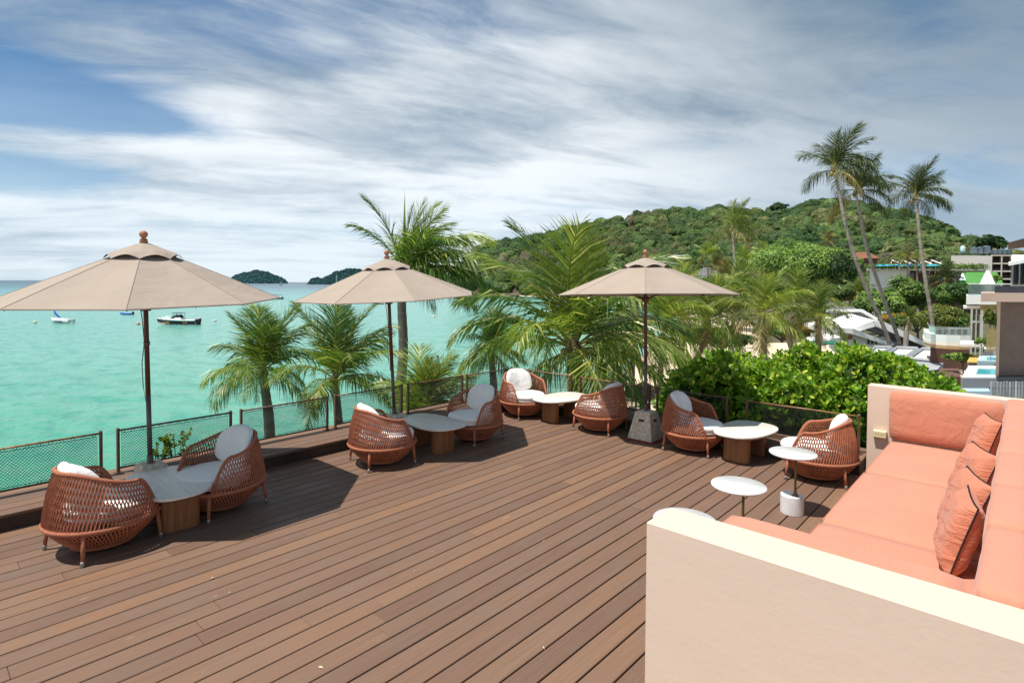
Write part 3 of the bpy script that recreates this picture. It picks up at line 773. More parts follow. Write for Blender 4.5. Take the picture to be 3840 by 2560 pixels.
# ---- fence panels: pipe frames with netting laced in
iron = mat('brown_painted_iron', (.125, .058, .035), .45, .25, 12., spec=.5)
iron_lit = mat('sunlit_iron', (.40, .22, .09), .4, .3, 6., col2=(.16, .075, .04), spec=.5)  # lighter copy of the iron, sun on the top rails put into the colour
net_m = mat('dark_netting', (.012, .015, .014), .8, .2, 30.)
def make_panel(p0, p1, lab, frame, grp):
    "p0, p1: foot points of the two posts"
    p0 = Vector(p0); p1 = Vector(p1); root = empty('fence_panel', p0, 0, lab, 'fence', grp); d = p1-p0; L = d.length; u = d/L; zz = Vector((0, 0, 1))
    nrm = Vector((-u.y, u.x, 0)); top, bot = .432, .048
    for s in (0, 1):
        q = u*(L*s); mb = MB(); mb.box(-.013, .013, -.021, .021, 0, .458, Matrix.Translation(q) @ Matrix.Rotation(atan2(u.y, u.x), 4, 'Z'), bev=.006); po = mb.obj('post', iron, root)
        mb = MB(); mb.box(-.035, .035, -.045, .045, .0, .006, Matrix.Translation(q) @ Matrix.Rotation(atan2(u.y, u.x), 4, 'Z'))
        for a in (-.022, .022): mb.lathe([(.006, .006), (.006, .014)], 6, c=(q.x+nrm.x*a*1.4, q.y+nrm.y*a*1.4, 0))
        mb.obj('foot_bracket', iron, po)
    for z, m_ in ((top, frame), (bot, iron)):
        mb = MB(); mb.tube([u*.012+zz*z, u*(L-.012)+zz*z], .0105, 8); mb.obj('rail', m_, root, True)
    mb = MB(); a, b = .03, L-.03; z0, z1 = bot+.022, top-.026; hh = z1-z0; st = .030
    for fam in (1, -1):
        s = a-hh
        while s < b:
            # a 45 degree strand clipped to the frame
            x0, x1 = s, s+hh
            c0, c1 = max(x0, a), min(x1, b)
            if c1-c0 > .01:
                if fam > 0: pa, pb = (c0, z0+(c0-x0)), (c1, z0+(c1-x0))
                else: pa, pb = (c0, z1-(c0-x0)), (c1, z1-(c1-x0))
                mb.tube([u*pa[0]+zz*pa[1]+nrm*(.001*fam), u*pb[0]+zz*pb[1]+nrm*(.001*fam)], 0.0030 if fam > 0 else .0017, 3, cap=False)
            s += st
    mb.obj('netting', net_m, root)
    mb = MB(); mb.tube([u*a+zz*z0, u*b+zz*z0, u*b+zz*z1, u*a+zz*z1], .0035, 4, closed=True)
    k = a
    while k < b:
        for (zc, zr, dz) in ((z1, top, .010), (z0, bot, -.010)): mb.tube([u*k+zz*zc, u*(k+.012)+zz*(zr+dz)+nrm*.011, u*(k+.022)+zz*(zr+dz)-nrm*.006, u*(k+.03)+zz*zc], .0028, 3, cap=False)
        k += .085
    mb.obj('lacing', net_m, root)
    return root
FX, FY = -6.83, 7.60
LP = [(-1.13, -.02), (.13, .20)]
labsL = {0: 'netted fence panel behind the camera side, left of the first seen one', 1: 'netted panel of the sea side fence cut by the left edge of the picture',
         2: 'netted fence panel behind the left parasol pole and its table', 3: 'netted fence panel with two leaning palms behind, left of the rear facing chair',
         4: 'netted fence panel crossed by the middle parasol pole', 5: 'netted fence panel just right of the middle parasol, water behind it',
         6: 'last netted panel of the sea side fence, beside the far corner'}
for i, (a, b) in enumerate([(-.90, .14), (.30, 1.42), (1.565, 2.67), (2.79, 3.90), (4.02, 5.11), (5.225, 6.33), (6.43, 7.54)]):
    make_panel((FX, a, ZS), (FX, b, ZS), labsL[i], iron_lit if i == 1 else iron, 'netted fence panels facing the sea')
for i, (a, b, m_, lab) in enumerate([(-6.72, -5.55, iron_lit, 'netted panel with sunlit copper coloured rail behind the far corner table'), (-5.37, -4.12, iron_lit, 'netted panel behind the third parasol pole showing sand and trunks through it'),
                                     (-3.99, -2.965, iron, 'dark framed netted panel in front of the big leafy bush, left part'), (-2.70, -1.415, iron_lit, 'netted panel with a sunlit golden top rail before the bush, nearest to the plaster wall')]):
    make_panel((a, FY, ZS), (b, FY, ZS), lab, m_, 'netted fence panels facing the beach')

# ---- plaster wall round the sofa
plaster = mat('pink_beige_plaster', (.72, .565, .455), .8, .02, .35, col2=(.675, .522, .415), bump=.10, bs=30., detail=3, stain=.018)
WT = .98
wall = empty('plaster_wall', (0, 0, 0), 0, 'low pale pink plaster wall wrapped round the built in sofa', 'wall')
mb = MB(); mb.box(-1.31, .78, 2.40, 2.645, .001, WT, bev=.006); mb.obj('near_wall', plaster, wall)
mb = MB(); mb.box(-1.31, .78, 7.46, 7.63, .001, WT, bev=.006); mb.obj('far_wall', plaster, wall)
mb = MB(); mb.box(.07, .30, 2.648, 7.457, .001, .80); mb.obj('back_wall', mat('dark_gap_plaster', (.05, .025, .028), .9, .3, 3.), wall)  # darkness of the recessed gap behind the cushions put into the wall colour
outm = mat('ivory_plastic', (.70, .62, .36), .45, .04, 5.)
mb = MB(); mb.box(-1.245, -1.115, 7.405, 7.459, .415, .487, bev=.006); box_o = mb.obj('power_outlet', outm, wall)
for k in (0, 1):
    mb = MB(); x = -1.215+k*.052
    for dx, dz in ((0, 0), (.022, 0)): mb.box(x+dx, x+dx+.005, 7.4035, 7.406, .443, .459)
    mb.obj('socket_slots', mat('slot_dark', (.06, .05, .04), .8, .1), box_o)

# ---- sofa
coral = mat('coral_canvas', (.60, .240, .150), .88, .05, 2., bump=.35, bs=160., sheen=.25, crease=(3., (2.2, .8, 2), .5, .03))
coral2 = mat('coral_canvas_pillow', (.54, .19, .108), .88, .08, 3., bump=.4, bs=160., sheen=.2, crease=(5., (1, 1.2, 3.5), .8, .035))
piping = mat('black_piping', (.018, .012, .012), .7, .2, 20.)
def cushion(name, x0, x1, y0, y1, z0, z1, m, parent, rnd=.03, puff=.012, seed=0, nx=10, ny=16, nz=5):
    "a soft box: rounded edges, faces swelling gently"
    bm = bmesh.new(); sx, sy, sz = (x1-x0)/2, (y1-y0)/2, (z1-z0)/2
    n = [nx, ny, nz]; vid = {}
    def V(i, j, k):
        if (i, j, k) in vid: return vid[i, j, k]
        p = Vector(((2*i/nx-1)*sx, (2*j/ny-1)*sy, (2*k/nz-1)*sz))
        inner = Vector((max(-sx+rnd, min(sx-rnd, p.x)), max(-sy+rnd, min(sy-rnd, p.y)), max(-sz+rnd, min(sz-rnd, p.z))))
        d = p-inner
        if d.length > 1e-6: p = inner+d.normalized()*rnd
        ux, uy, uz = p.x/sx, p.y/sy, p.z/sz
        q = puff*(1+.5*noise.noise(p*4+Vector((seed, 0, 0))))
        if abs(uz) > .7: p.z += math.copysign(q*(1-ux**4)*(1-uy**4), uz)
        if abs(ux) > .7: p.x += math.copysign(q*(1-uz**4)*(1-uy**4), ux)
        if abs(uy) > .7: p.y += math.copysign(q*.5*(1-uz**4)*(1-ux**4), uy)
        vid[i, j, k] = bm.verts.new(p); return vid[i, j, k]
    for i in range(nx):
        for j in range(ny):
            for k, fl in ((0, 1), (nz, 0)):
                f = [V(i, j, k), V(i+1, j, k), V(i+1, j+1, k), V(i, j+1, k)]; bm.faces.new(f[::-1] if fl else f)
    for i in range(nx):
        for k in range(nz):
            for j, fl in ((0, 0), (ny, 1)):
                f = [V(i, j, k), V(i+1, j, k), V(i+1, j, k+1), V(i, j, k+1)]; bm.faces.new(f[::-1] if fl else f)
    for j in range(ny):
        for k in range(nz):
            for i, fl in ((0, 1), (nx, 0)):
                f = [V(i, j, k), V(i, j+1, k), V(i, j+1, k+1), V(i, j, k+1)]; bm.faces.new(f[::-1] if fl else f)
    me = bpy.data.meshes.new(name); bm.to_mesh(me); bm.free(); me.materials.append(m)
    me.polygons.foreach_set('use_smooth', [True]*len(me.polygons))
    return link(name, me, parent, ((x0+x1)/2, (y0+y1)/2, (z0+z1)/2))
sofa = empty('built_in_sofa', (0, 0, 0), 0, 'long coral upholstered sofa set inside the plaster wall', 'sofa')
mb = MB(); mb.box(-1.03, .065, 2.65, 7.455, .002, .285, bev=.004); mb.obj('plinth', plaster, sofa)
for k, (a, b) in enumerate([(2.70, 4.47), (4.475, 5.95), (5.955, 7.33)]):
    cushion('seat_cushion', -1.055, -.10, a, b, .287, .425, coral, sofa, .028, .006, k)
for k, (a, b) in enumerate([(2.70, 4.47), (4.475, 5.95), (5.955, 7.33)]):
    mb = MB(); w_ = .012
    for zc in (.414, .298): mb.tube([(-1.053, a+.03, zc), (-1.055, (a+b)/2, zc+.001), (-1.053, b-.03, zc)], .0035, 5)
    mb.obj('seam_welt', coral2, sofa)
cushion('side_cushion', -1.08, -.145, 2.648, 2.86, .43, .958, coral, sofa, .035, .006, 4)
cushion('side_cushion', -1.085, -.14, 7.345, 7.457, .432, .955, coral, sofa, .03, .004, 5)
for k, (a, b) in enumerate([(2.66, 3.45), (3.455, 4.19), (4.195, 5.02), (5.025, 5.80), (5.805, 6.62), (6.625, 7.44)]):
    cushion('back_cushion', -.125, .045, a, b, .44, .995, coral, sofa, .045, .010+.004*(k % 2), 10+k, ny=18)
def make_pillow(y, x, rz, tilt, lab, seed):
    root = empty('throw_pillow', (x, y, .432), rz, lab, 'pillow', 'coral throw pillows leaning on the sofa back')
    n = 22; vs, fs = [], []; S = .225
    M = Matrix.Rotation(tilt, 4, 'Y') @ Matrix.Translation((0, 0, S*.97))
    for side in (1, -1):
        for i in range(n+1):
            for j in range(n+1):
                a, b = 2*i/n-1, 2*j/n-1
                pin = 1-.07*(1-abs(a)**2)*(abs(b)**3); pin2 = 1-.07*(1-abs(b)**2)*(abs(a)**3)
                y_, z_ = a*S*pin2, b*S*pin
                e = (1-a**4)*(1-b**4); th = .085*(e**.55)
                wr = .007*sin(8*b+5*a+seed)*max(0, abs(a)-.3)*e+.012*noise.noise(Vector((a*2.6, b*2.6, seed)))*e
                vs.append(M @ Vector((side*(th+wr), y_, z_)))
    m = (n+1)**2
    for s in (0, 1):
        for i in range(n):
            for j in range(n):
                b = s*m+i*(n+1)+j; f = [b, b+n+1, b+n+2, b+1]; fs.append(f if s == 0 else f[::-1])
    mesh('cover', vs, fs, coral2, root, True)
    edge = []
    for k in range(4*n):
        s, t = divmod(k, n); c = -1+2*t/n; a, b = ((c, -1), (1, c), (-c, 1), (-1, -c))[s]
        pin = 1-.07*(1-abs(a)**2)*(abs(b)**3); pin2 = 1-.07*(1-abs(b)**2)*(abs(a)**3)
        edge.append(M @ Vector((0, a*S*pin2*1.005, b*S*pin*1.005)))
    mb = MB(); mb.tube(edge, .0052, 5, closed=True); mb.obj('piping', piping, root)
for y, x, rz, tl, lab, sd in ((7.02, -.33, .32, .30, 'coral throw pillow farthest away, in the sofa corner by the upright side cushion', 1), (5.62, -.34, .42, .34, 'second coral throw pillow from the far end of the sofa', 2),
                              (4.78, -.34, .36, .34, 'third coral throw pillow from the far end, overlapped by the nearest pillow', 3), (4.28, -.33, .16, .28, 'nearest and largest looking coral throw pillow, wrinkled with dark piping', 4)):
    make_pillow(y, x, rz, tl, lab, sd)

# ---- crumbs and dry leaves on the planks
def litter():
    rr = random.Random(9); ml = mat('dry_leaf', (.62, .52, .36), .8, .25, 8.)
    for px, py, s, lab in ((797, 2168, .022, 'pale leaf scrap on the left planks below the nearest table'), (861, 2223, .016, 'small leaf scrap just right of and below the left one'), (1203, 2503, .03, 'largest pale leaf scrap, at the bottom edge of the deck'),
                           (2039, 2430, .022, 'yellowish leaf scrap on the lower planks near the plaster wall'), (1370, 1778, .014, 'tiny leaf scrap on the deck below the chair left of the middle table'),
                           (2040, 2030, .014, 'tiny leaf scrap in the middle of the open deck'), (1555, 2142, .013, 'tiny leaf scrap on the deck between the middle and the bottom edge')):
        p = onz(px, py, .0); mb = MB(); a = rr.uniform(0, 3); s *= .6
        mb.add([(cos(a)*s, sin(a)*s, .004), (-sin(a)*s*.4, cos(a)*s*.4, .009), (-cos(a)*s, -sin(a)*s, .003), (sin(a)*s*.4, -cos(a)*s*.4, .006), (0, 0, .0125)], [[0, 1, 4], [1, 2, 4], [2, 3, 4], [3, 0, 4], [3, 2, 1, 0]])
        o = mb.obj('dry_leaf', ml, None, loc=(p.x, p.y, 0)); tag(o, lab, 'leaf', 'dry leaf scraps on the planks')
litter()

# ================================================================== VEGETATION
PALM = {'deep': leaf_mat('palm_leaf_deep', (.074, .138, .028), (.125, .195, .040), (.34, .34, .13), .34, .38, .8, .5, .4),
        'lime': leaf_mat('palm_leaf_lime', (.24, .31, .058), (.17, .245, .048), (.46, .42, .17), .34, .40, .8, .5, .4),
        'far': leaf_mat('palm_leaf_far', (.11, .17, .042), (.165, .225, .055), (.32, .31, .14), .5, .36, .8, .4, .4),
        'tall': leaf_mat('palm_leaf_tall', (.036, .066, .018), (.058, .092, .024), (.13, .13, .05), .45, .25, .8, .4, .4),  # darker copy, backlit look of the tall crowns put into the colour
        'dry': leaf_mat('palm_leaf_dry', (.20, .165, .055), (.15, .12, .045), (.32, .26, .14), .6, .25, .8, .3, .4)}
rachis_m = mat('palm_rachis', (.26, .24, .06), .5, .2, 6.)
trunk_m = mat('palm_bark', (.20, .165, .135), .95, .3, 1., col2=(.105, .085, .068), stretch=(2, 2, 9), bump=1., bs=10.)
trunk_far = mat('palm_bark_pale', (.42, .36, .31), .95, .2, 1., col2=(.20, .17, .14), stretch=(1, 1, 6), bump=.6, bs=5.)
fibre = mat('palm_fibre', (.13, .10, .045), .95, .35, 14., bump=.8, bs=30)
FR = {}
def frond_mesh(key, kind, e0, bend, n, seed, lmax=.35, droop=.5, side=0., twist=0., width=.013):
    k = (key, kind)
    if k in FR: return FR[k]
    rr = random.Random(seed); mb = MB(); path = []; p = Vector((0, 0, 0)); S = 26
    for i in range(S+1):
        t = i/S; a = radians(e0)-radians(bend)*(t**1.35); az = radians(side)*t*t
        path.append(p.copy()); p = p+Vector((cos(a)*cos(az), cos(a)*sin(az), sin(a)))/S
    def pt(t):
        f = min(t*S, S-1e-4); i = int(f); return path[i].lerp(path[i+1], f-i), (path[i+1]-path[i]).normalized()
    mb.cur = 1; mb.tube([path[i] for i in range(0, S+1, 2)], [.011*(1-.9*i/13)+.001 for i in range(14)], 4, cap=False); mb.cur = 0
    for sgn in (1, -1):
        for i in range(n):
            t = .13+.87*(i+rr.uniform(-.3, .3))/n; t = min(max(t, .1), .995); p, d = pt(t)
            up = Vector((0, 0, 1)); s = d.cross(up); 
            if s.length < .05: s = Vector((0, 1, 0))
            s.normalize(); nn = s.cross(d)
            tw = radians(twist)*t; s2 = s*cos(tw)+nn*sin(tw)
            ln = lmax*(.55+.75*sin(pi*min(1, t*.95+.10)))*(1 if t < .9 else .75)*rr.uniform(.82, 1.1)
            sw = radians(26+40*t+rr.uniform(-6, 6)); lift = rr.uniform(-.05, .30)
            v = (s2*sgn*cos(sw)+d*sin(sw)+nn*lift).normalized()
            dr = droop*rr.uniform(.6, 1.3)
            g1 = min(.75, .30*dr); g2 = min(.97, .85*dr)
            m1 = p+(v*(1-g1)-up*g1).normalized()*ln*.5; m2 = m1+(v*(1-g2)-up*g2).normalized()*ln*.5
            wd = width*rr.uniform(.8, 1.2)
            w0 = d*wd*.5; b = len(mb.v)
            mb.v += [tuple(p-w0), tuple(p+w0), tuple(m1+w0*1.0+nn*.003), tuple(m1-w0*1.0), tuple(m2)]
            mb.face([b, b+1, b+2, b+3]); mb.face([b+3, b+2, b+4])
    me = bpy.data.meshes.new('frond'); me.from_pydata(mb.v, [], mb.f); me.materials.append(PALM[kind]); me.materials.append(rachis_m); me.polygons.foreach_set('material_index', mb.mi); me.update()
    FR[k] = me; return me
VAR = [(86, 16), (77, 34), (67, 58), (55, 78), (42, 92), (26, 92), (8, 80), (-12, 60), (-38, 40)]
def frond(kind, v, hi=True, blow=0):
    e0, bend = VAR[v]; n = 54 if hi else 32
    return frond_mesh((v, hi, blow), kind, e0, bend, n, v*7+blow+3, droop=.20+.105*v, side=(-32, 0, 34)[blow+1], twist=(-25, 0, 25)[blow+1], width=.0145 if hi else .026)
WIND = atan2(right0.y, right0.x)+.35
def palm(lab, crown, d, L, path, kind='deep', nf=24, seed=0, r0=.17, hi=True, name='coconut_palm', group=None, spear=True, low=1., dry=2, tmat=None, extra=(), nuts=0, wind=.5, up=0):
    "crown: picture position of the crown's heart; path: picture positions down the trunk"
    rr = random.Random(seed*13+5); c = at(crown[0], crown[1], d)
    pts = [c]+[at(x, y, d) for x, y in path]
    last = pts[-1]; gz = SEA+.6
    if last.z > gz:
        dr = (pts[-1]-pts[-2]); dr = dr/max(abs(dr.z), .1); dr.x *= .5; dr.y *= .5; pts.append(Vector((last.x+dr.x*(last.z-gz)*.6, last.y+dr.y*(last.z-gz)*.6, gz)))
    foot = pts[-1]
    root = empty(name, foot, 0, lab, 'palm tree', group)
    # smooth the trunk line
    loc = [p-foot for p in pts][::-1]; sm = []
    for i in range(len(loc)-1):
        p0 = loc[max(i-1, 0)]; p1 = loc[i]; p2 = loc[i+1]; p3 = loc[min(i+2, len(loc)-1)]
        for k in range(8):
            t = k/8; sm.append(.5*((2*p1)+(p2-p0)*t+(2*p0-5*p1+4*p2-p3)*t*t+(3*p1-p0-3*p2+p3)*t**3))
    sm.append(loc[-1]); n = len(sm)
    rad = []
    for i in range(n):
        t = i/(n-1); rad.append(r0*(1.15-.4*t+(.5*max(0, .06-t)/.06))*(1+.05*(i % 2)))
    rad[-1] *= .8
    mb = MB(); mb.tube(sm, rad, 9); mb.obj('trunk', tmat or trunk_m, root, True)
    cr = c-foot
    mb = MB(); mb.lathe([(r0*.7, -.4*L*.2), (r0*1.0, -.2*L*.2), (r0*1.15, 0), (r0*.8, .3*L*.2), (r0*.3, .7*L*.2)], 9, c=tuple(cr)); mb.obj('crown_fibre', fibre, root, True)
    for k in range(nuts):
        a = rr.uniform(0, 6.28); mb = MB(); blob(mb, cr+Vector((cos(a)*r0*1.9, sin(a)*r0*1.9, -.12*rr.uniform(.4, 1.6)*L*.5)), (.10*L/3, .10*L/3, .12*L/3), hi=False, amp=.05); mb.obj('coconut', mat('coconut_husk', (.30, .24, .06), .6, .2, 5.), root, True)
    seq = []
    for i in range(nf):
        f = (i+.5)/nf; v = int(min(len(VAR)-1, (f**(1+up))*len(VAR)*low)); seq.append(v)
    for i, v in enumerate(seq):
        az = i*2.39996+rr.uniform(-.25, .25)
        # the wind combs fronds towards its lee
        dz = ((WIND-az+pi) % (2*pi))-pi
        az += dz*wind*(.45 if v > 1 else .7)
        bl = 0 if rr.random() < .35 else (1 if dz > 0 else -1)
        kd = kind if not (v >= 7 and i % 3 < dry-1) else 'dry'
        if rr.random() < .14 and kind == 'deep': kd = 'lime'
        o = link('frond', frond(kd, v, hi, bl), root, tuple(cr+Vector((0, 0, .02*L*(8-v)*.3))))
        s = L*rr.uniform(.86, 1.1)*(.86 if v == 0 else 1); o.scale = (s, s, s); o.rotation_euler = (rr.uniform(-.15, .15), rr.uniform(-.06, .10), az)
    for az, v, s, kd in extra:
        o = link('frond', frond(kd, v, hi, 0), root, tuple(cr)); o.scale = (s, s, s); o.rotation_euler = (0, 0, az)
    if spear:
        mb = MB(); mb.tube([cr, cr+Vector((.02, 0, .5*L)), cr+Vector((.03, 0, L*1.0))], [.022*L, .018*L, .002], 5); mb.obj('spear_leaf', PALM['lime'], root, True)
    return root
LEFT = atan2(-right0.y, -right0.x); TOCAM = atan2(-fwd0.y, -fwd0.x); AWAY = atan2(fwd0.y, fwd0.x); RIGHT = atan2(right0.y, right0.x)
palm('bushy wind ruffled young palm behind the fence, left of its twin', (985, 1400), 13.5, 1.6, [(1000, 1500), (1012, 1640)], 'deep', 18, 1, .12, extra=[(LEFT, 5, 1.6, 'lime'), (LEFT-.3, 6, 1.4, 'lime'), (TOCAM, 6, 1.2, 'lime'), (RIGHT, 1, 1.9, 'deep'), (RIGHT+.5, 2, 1.8, 'lime'), (LEFT+.2, 1, 1.6, 'lime')], wind=.3, dry=3, low=.85)
palm('young palm with bright curled fronds, second behind the sea side fence', (1255, 1430), 12.5, 1.75, [(1268, 1560), (1275, 1700)], 'deep', 13, 2, .10, extra=[(LEFT, 1, 1.9, 'lime'), (RIGHT, 1, 1.9, 'deep'), (RIGHT, 3, 1.7, 'lime'), (RIGHT+.3, 2, 1.8, 'deep'), (TOCAM, 5, 1.4, 'lime'), (RIGHT-.4, 5, 1.4, 'lime')], wind=.3, low=.85)
palm('tall wind bent coconut palm rising behind the middle parasol', (1515, 1035), 17, 2.6, [(1506, 1130), (1512, 1300), (1502, 1470), (1505, 1600)], 'deep', 15, 3, .155, extra=[(RIGHT, 4, 3.0, 'deep'), (RIGHT+.25, 3, 3.1, 'lime'), (RIGHT-.25, 4, 2.9, 'deep'), (RIGHT+.1, 5, 3.0, 'deep'), (LEFT, 1, 2.6, 'deep'), (LEFT+.3, 2, 2.2, 'deep')], wind=1.2, dry=1, low=.80)
palm('small palm with short trunk, left of the far corner and under a long arching frond', (1840, 1310), 19, 1.45, [(1848, 1400), (1852, 1500)], 'deep', 22, 4, .13)
palm('big spreading coconut palm with yellow midribs, left of the third parasol', (2150, 1310), 12.2, 2.7, [(2150, 1380), (2160, 1500), (2170, 1600)], 'deep', 14, 5, .17, nuts=5,
     extra=[(LEFT, 4, 2.9, 'deep'), (LEFT-.15, 5, 2.8, 'lime'), (LEFT+.25, 3, 2.9, 'deep'), (RIGHT, 5, 3.1, 'lime'), (RIGHT+.2, 4, 3.0, 'deep'), (RIGHT-.3, 6, 2.5, 'lime'), (TOCAM, 7, 1.6, 'lime'), (TOCAM+.5, 6, 2.0, 'deep'), (LEFT+.5, 7, 1.8, 'deep'), (LEFT+.1, 1, 3.0, 'deep'), (LEFT-.1, 2, 3.0, 'lime'), (RIGHT, 2, 3.0, 'deep')], wind=.35, dry=1)
for i, (cx, cy, d, L, path, kd, lab) in enumerate([
    (2268, 1330, 26, 2.0, [(2262, 1400), (2278, 1520)], 'deep', 'slim palm on the beach behind the big palm, first thin trunk seen through the fence'),
    (2318, 1300, 28, 2.0, [(2312, 1400), (2306, 1500)], 'lime', 'slim palm on the beach, second thin trunk, close behind the first'),
    (2490, 1230, 27, 2.7, [(2482, 1330), (2475, 1440)], 'lime', 'pale green palm on the beach just right of the third parasol pole'),
    (2385, 1130, 36, 3.0, [(2380, 1250), (2372, 1380)], 'deep', 'palm crown showing beneath the rim of the third parasol, left of its pole'),
    (2655, 1215, 27, 2.5, [(2640, 1290), (2600, 1360), (2560, 1420)], 'deep', 'leaning palm right of the third parasol pole, above the bush'),
    (2860, 1190, 25, 2.3, [(2864, 1270), (2866, 1370)], 'lime', 'palm with dark dense crown in front of the cream awning'),
    (2985, 1150, 32, 2.4, [(2960, 1260), (2975, 1340)], 'deep', 'palm behind the cream awning, its pale trunk leaning slightly'),
    (3066, 1195, 24, 1.6, [(3070, 1260), (3068, 1300)], 'deep', 'spiky palm in front of the white gabled house'),
    (2755, 1110, 45, 3.2, [(2750, 1200), (2745, 1300)], 'deep', 'palm crown over the right rim of the third parasol'),
    (3215, 1100, 66, 2.3, [(3232, 1180), (3230, 1240)], 'far', 'palm in the greenery left of the leaning tall trunks'),
    (3412, 1195, 44, 1.0, [(3400, 1240), (3398, 1260)], 'far', 'small garden palm with grey trunk between the tall trunks'),
    (2560, 1140, 40, 2.8, [(2556, 1240), (2552, 1340)], 'lime', 'yellow green palm half behind the right rim of the third parasol'),
    (3542, 1050, 60, 2.0, [(3548, 1110), (3552, 1160)], 'tall', 'thick palm beside the tallest right hand trunk, in front of the rooftop bar')]):
    palm(lab, (cx, cy), d, L, path, kd, 16, 20+i, .13 if d < 30 else .17, hi=d < 30, group='palms between the beach and the houses', wind=.3, dry=2, tmat=trunk_m if d < 40 else trunk_far)
for i, (cx, cy, d, L, path, nf, lab) in enumerate([
    (3128, 640, 44, 3.7, [(3150, 740), (3180, 880), (3240, 1060), (3330, 1270)], 24, 'tallest leaning coconut palm, its crown highest against the sky'),
    (3208, 722, 46, 3.2, [(3225, 800), (3250, 930), (3310, 1110), (3372, 1285)], 22, 'tall leaning coconut palm right behind the highest one'),
    (3432, 742, 46, 3.1, [(3440, 790), (3452, 920), (3475, 1080), (3498, 1230)], 26, 'tall slender coconut palm standing alone on the right against sky and hill'),
    (2745, 860, 62, 3.4, [(2752, 930), (2756, 1010), (2762, 1060)], 24, 'mid sized palm in front of the headland, above the third parasol rim')]):
    palm(lab, (cx, cy), d, L, path, 'tall' if i < 3 else 'far', nf-8, 40+i, .135, hi=True, tmat=trunk_far, group='tall coconut palms against the sky', wind=.8, dry=2, low=.90, nuts=3, spear=False)
rr = random.Random(77)
FP = [(2690, 1000, 'leftmost small pale palm at the foot of the headland'), (2790, 985, 'pale palm below the mid sized palm on its right'), (2835, 1020, 'sandy coloured palm left of the big pale green tree'), (2650, 960, 'feathery palm close left of the mid sized palm trunk'),
      (2720, 1050, 'low pale palm in front of the thatched roofs'), (2865, 965, 'thin palm at the left edge of the big pale green tree'), (3105, 905, 'brownish palm on the slope above the big pale green tree'), (3370, 972, 'first small palm on the rooftop bar'), (3402, 966, 'second small palm on the rooftop bar'), (3436, 970, 'third small palm on the rooftop bar')]
for i, (x, y, lab) in enumerate(FP):
    roof = 'rooftop' in lab; d = 124 if roof else rr.uniform(90, 125) if i != 6 else 170
    palm(lab, (x, y), d, 2.0 if roof else 3.4, [(x+2, y+16)] if roof else [(x+4, y+40)], 'lime' if i % 2 else 'dry', 14, 60+i, .16, hi=False, tmat=trunk_far, group='small far palms below the headland', wind=.2, spear=False)
# loose frond tips reaching up behind the fence, right of the middle parasol
palm('low palm top with bright fronds fanning just behind the fence, right of the middle pole', (1570, 1590), 10.2, 1.35, [(1572, 1640), (1575, 1700)], 'lime', 20, 90, .10, low=.7, spear=False, wind=.6)

def broad_tree(lab, px, py, d, rx, ry, kinds, n, size, seed, name='broadleaf_tree', group=None, rz=None, cat='tree', lumps=26):
    rr = random.Random(seed); c = at(px, py, d); s = d/F; ax, az = rx*s, ry*s; ay = ax*.8
    gz = SEA+.9; foot = Vector((c.x, c.y, gz)); root = empty(name, foot, 0, lab, cat, group); cc = c-foot
    mb = MB()
    ML = list(kinds)+[tg[2]]; mb.cur = len(kinds)
    LL = []
    for _ in range(lumps):
        v = Vector((rr.gauss(0, 1), rr.gauss(0, 1), rr.gauss(0, .9))); v.normalize(); q = rr.uniform(.40, .78)
        if v.z < -.3: v.z *= -.5
        LL.append((cc+Vector((v.x*ax*q, v.y*ay*q, v.z*az*q)), rr.uniform(.28, .46)))
    for p, k in LL: blob(mb, p, (ax*k*.72, ay*k*.72, az*k*.72))
    per = int(n*1.7)//lumps; size *= .66
    for i, (p, k) in enumerate(LL):
        mb.cur = i % len(kinds); leaf_cloud(mb, p, (ax*k, ay*k, az*k*.95), per, size, rr, bias=.35)
    mb.obj('crown', None, root, mats=ML)
    mb = MB(); mb.tube([(0, 0, 0), (.1, 0, max(.5, (cc.z-az*.6)*.6)), (cc.x, cc.y, cc.z-az*.1)], [ax*.07, ax*.055, ax*.03], 7)
    for k in range(6):
        q = LL[k][0]; b = Vector((0, 0, max(.4, (cc.z-az*.7)))); mb.tube([b, (b+q)/2+Vector((0, 0, -az*.1)), q], [ax*.035, ax*.024, ax*.01], 5)
    mb.obj('trunk', trunk_m, root, True); return root
tg = [leaf_mat('tree_leaf_light', (.23, .35, .075), (.165, .28, .06), (.30, .40, .12), .55, .3, .3, .35, .35), leaf_mat('tree_leaf_mid', (.12, .21, .042), (.085, .165, .036), (.18, .26, .07), .55, .3, .3, .35, .35),
      leaf_mat('tree_leaf_deep', (.030, .075, .018), (.045, .095, .022), (.07, .12, .03), .55, .25, .3, .35, .35), leaf_mat('tree_leaf_yellow', (.17, .20, .032), (.12, .165, .03), (.24, .24, .05), .55, .3, .3, .35, .35),
      leaf_mat('blossom_orange', (.45, .26, .03), (.30, .22, .03), (.10, .15, .03), .6, .3, .3, .3, .35)]
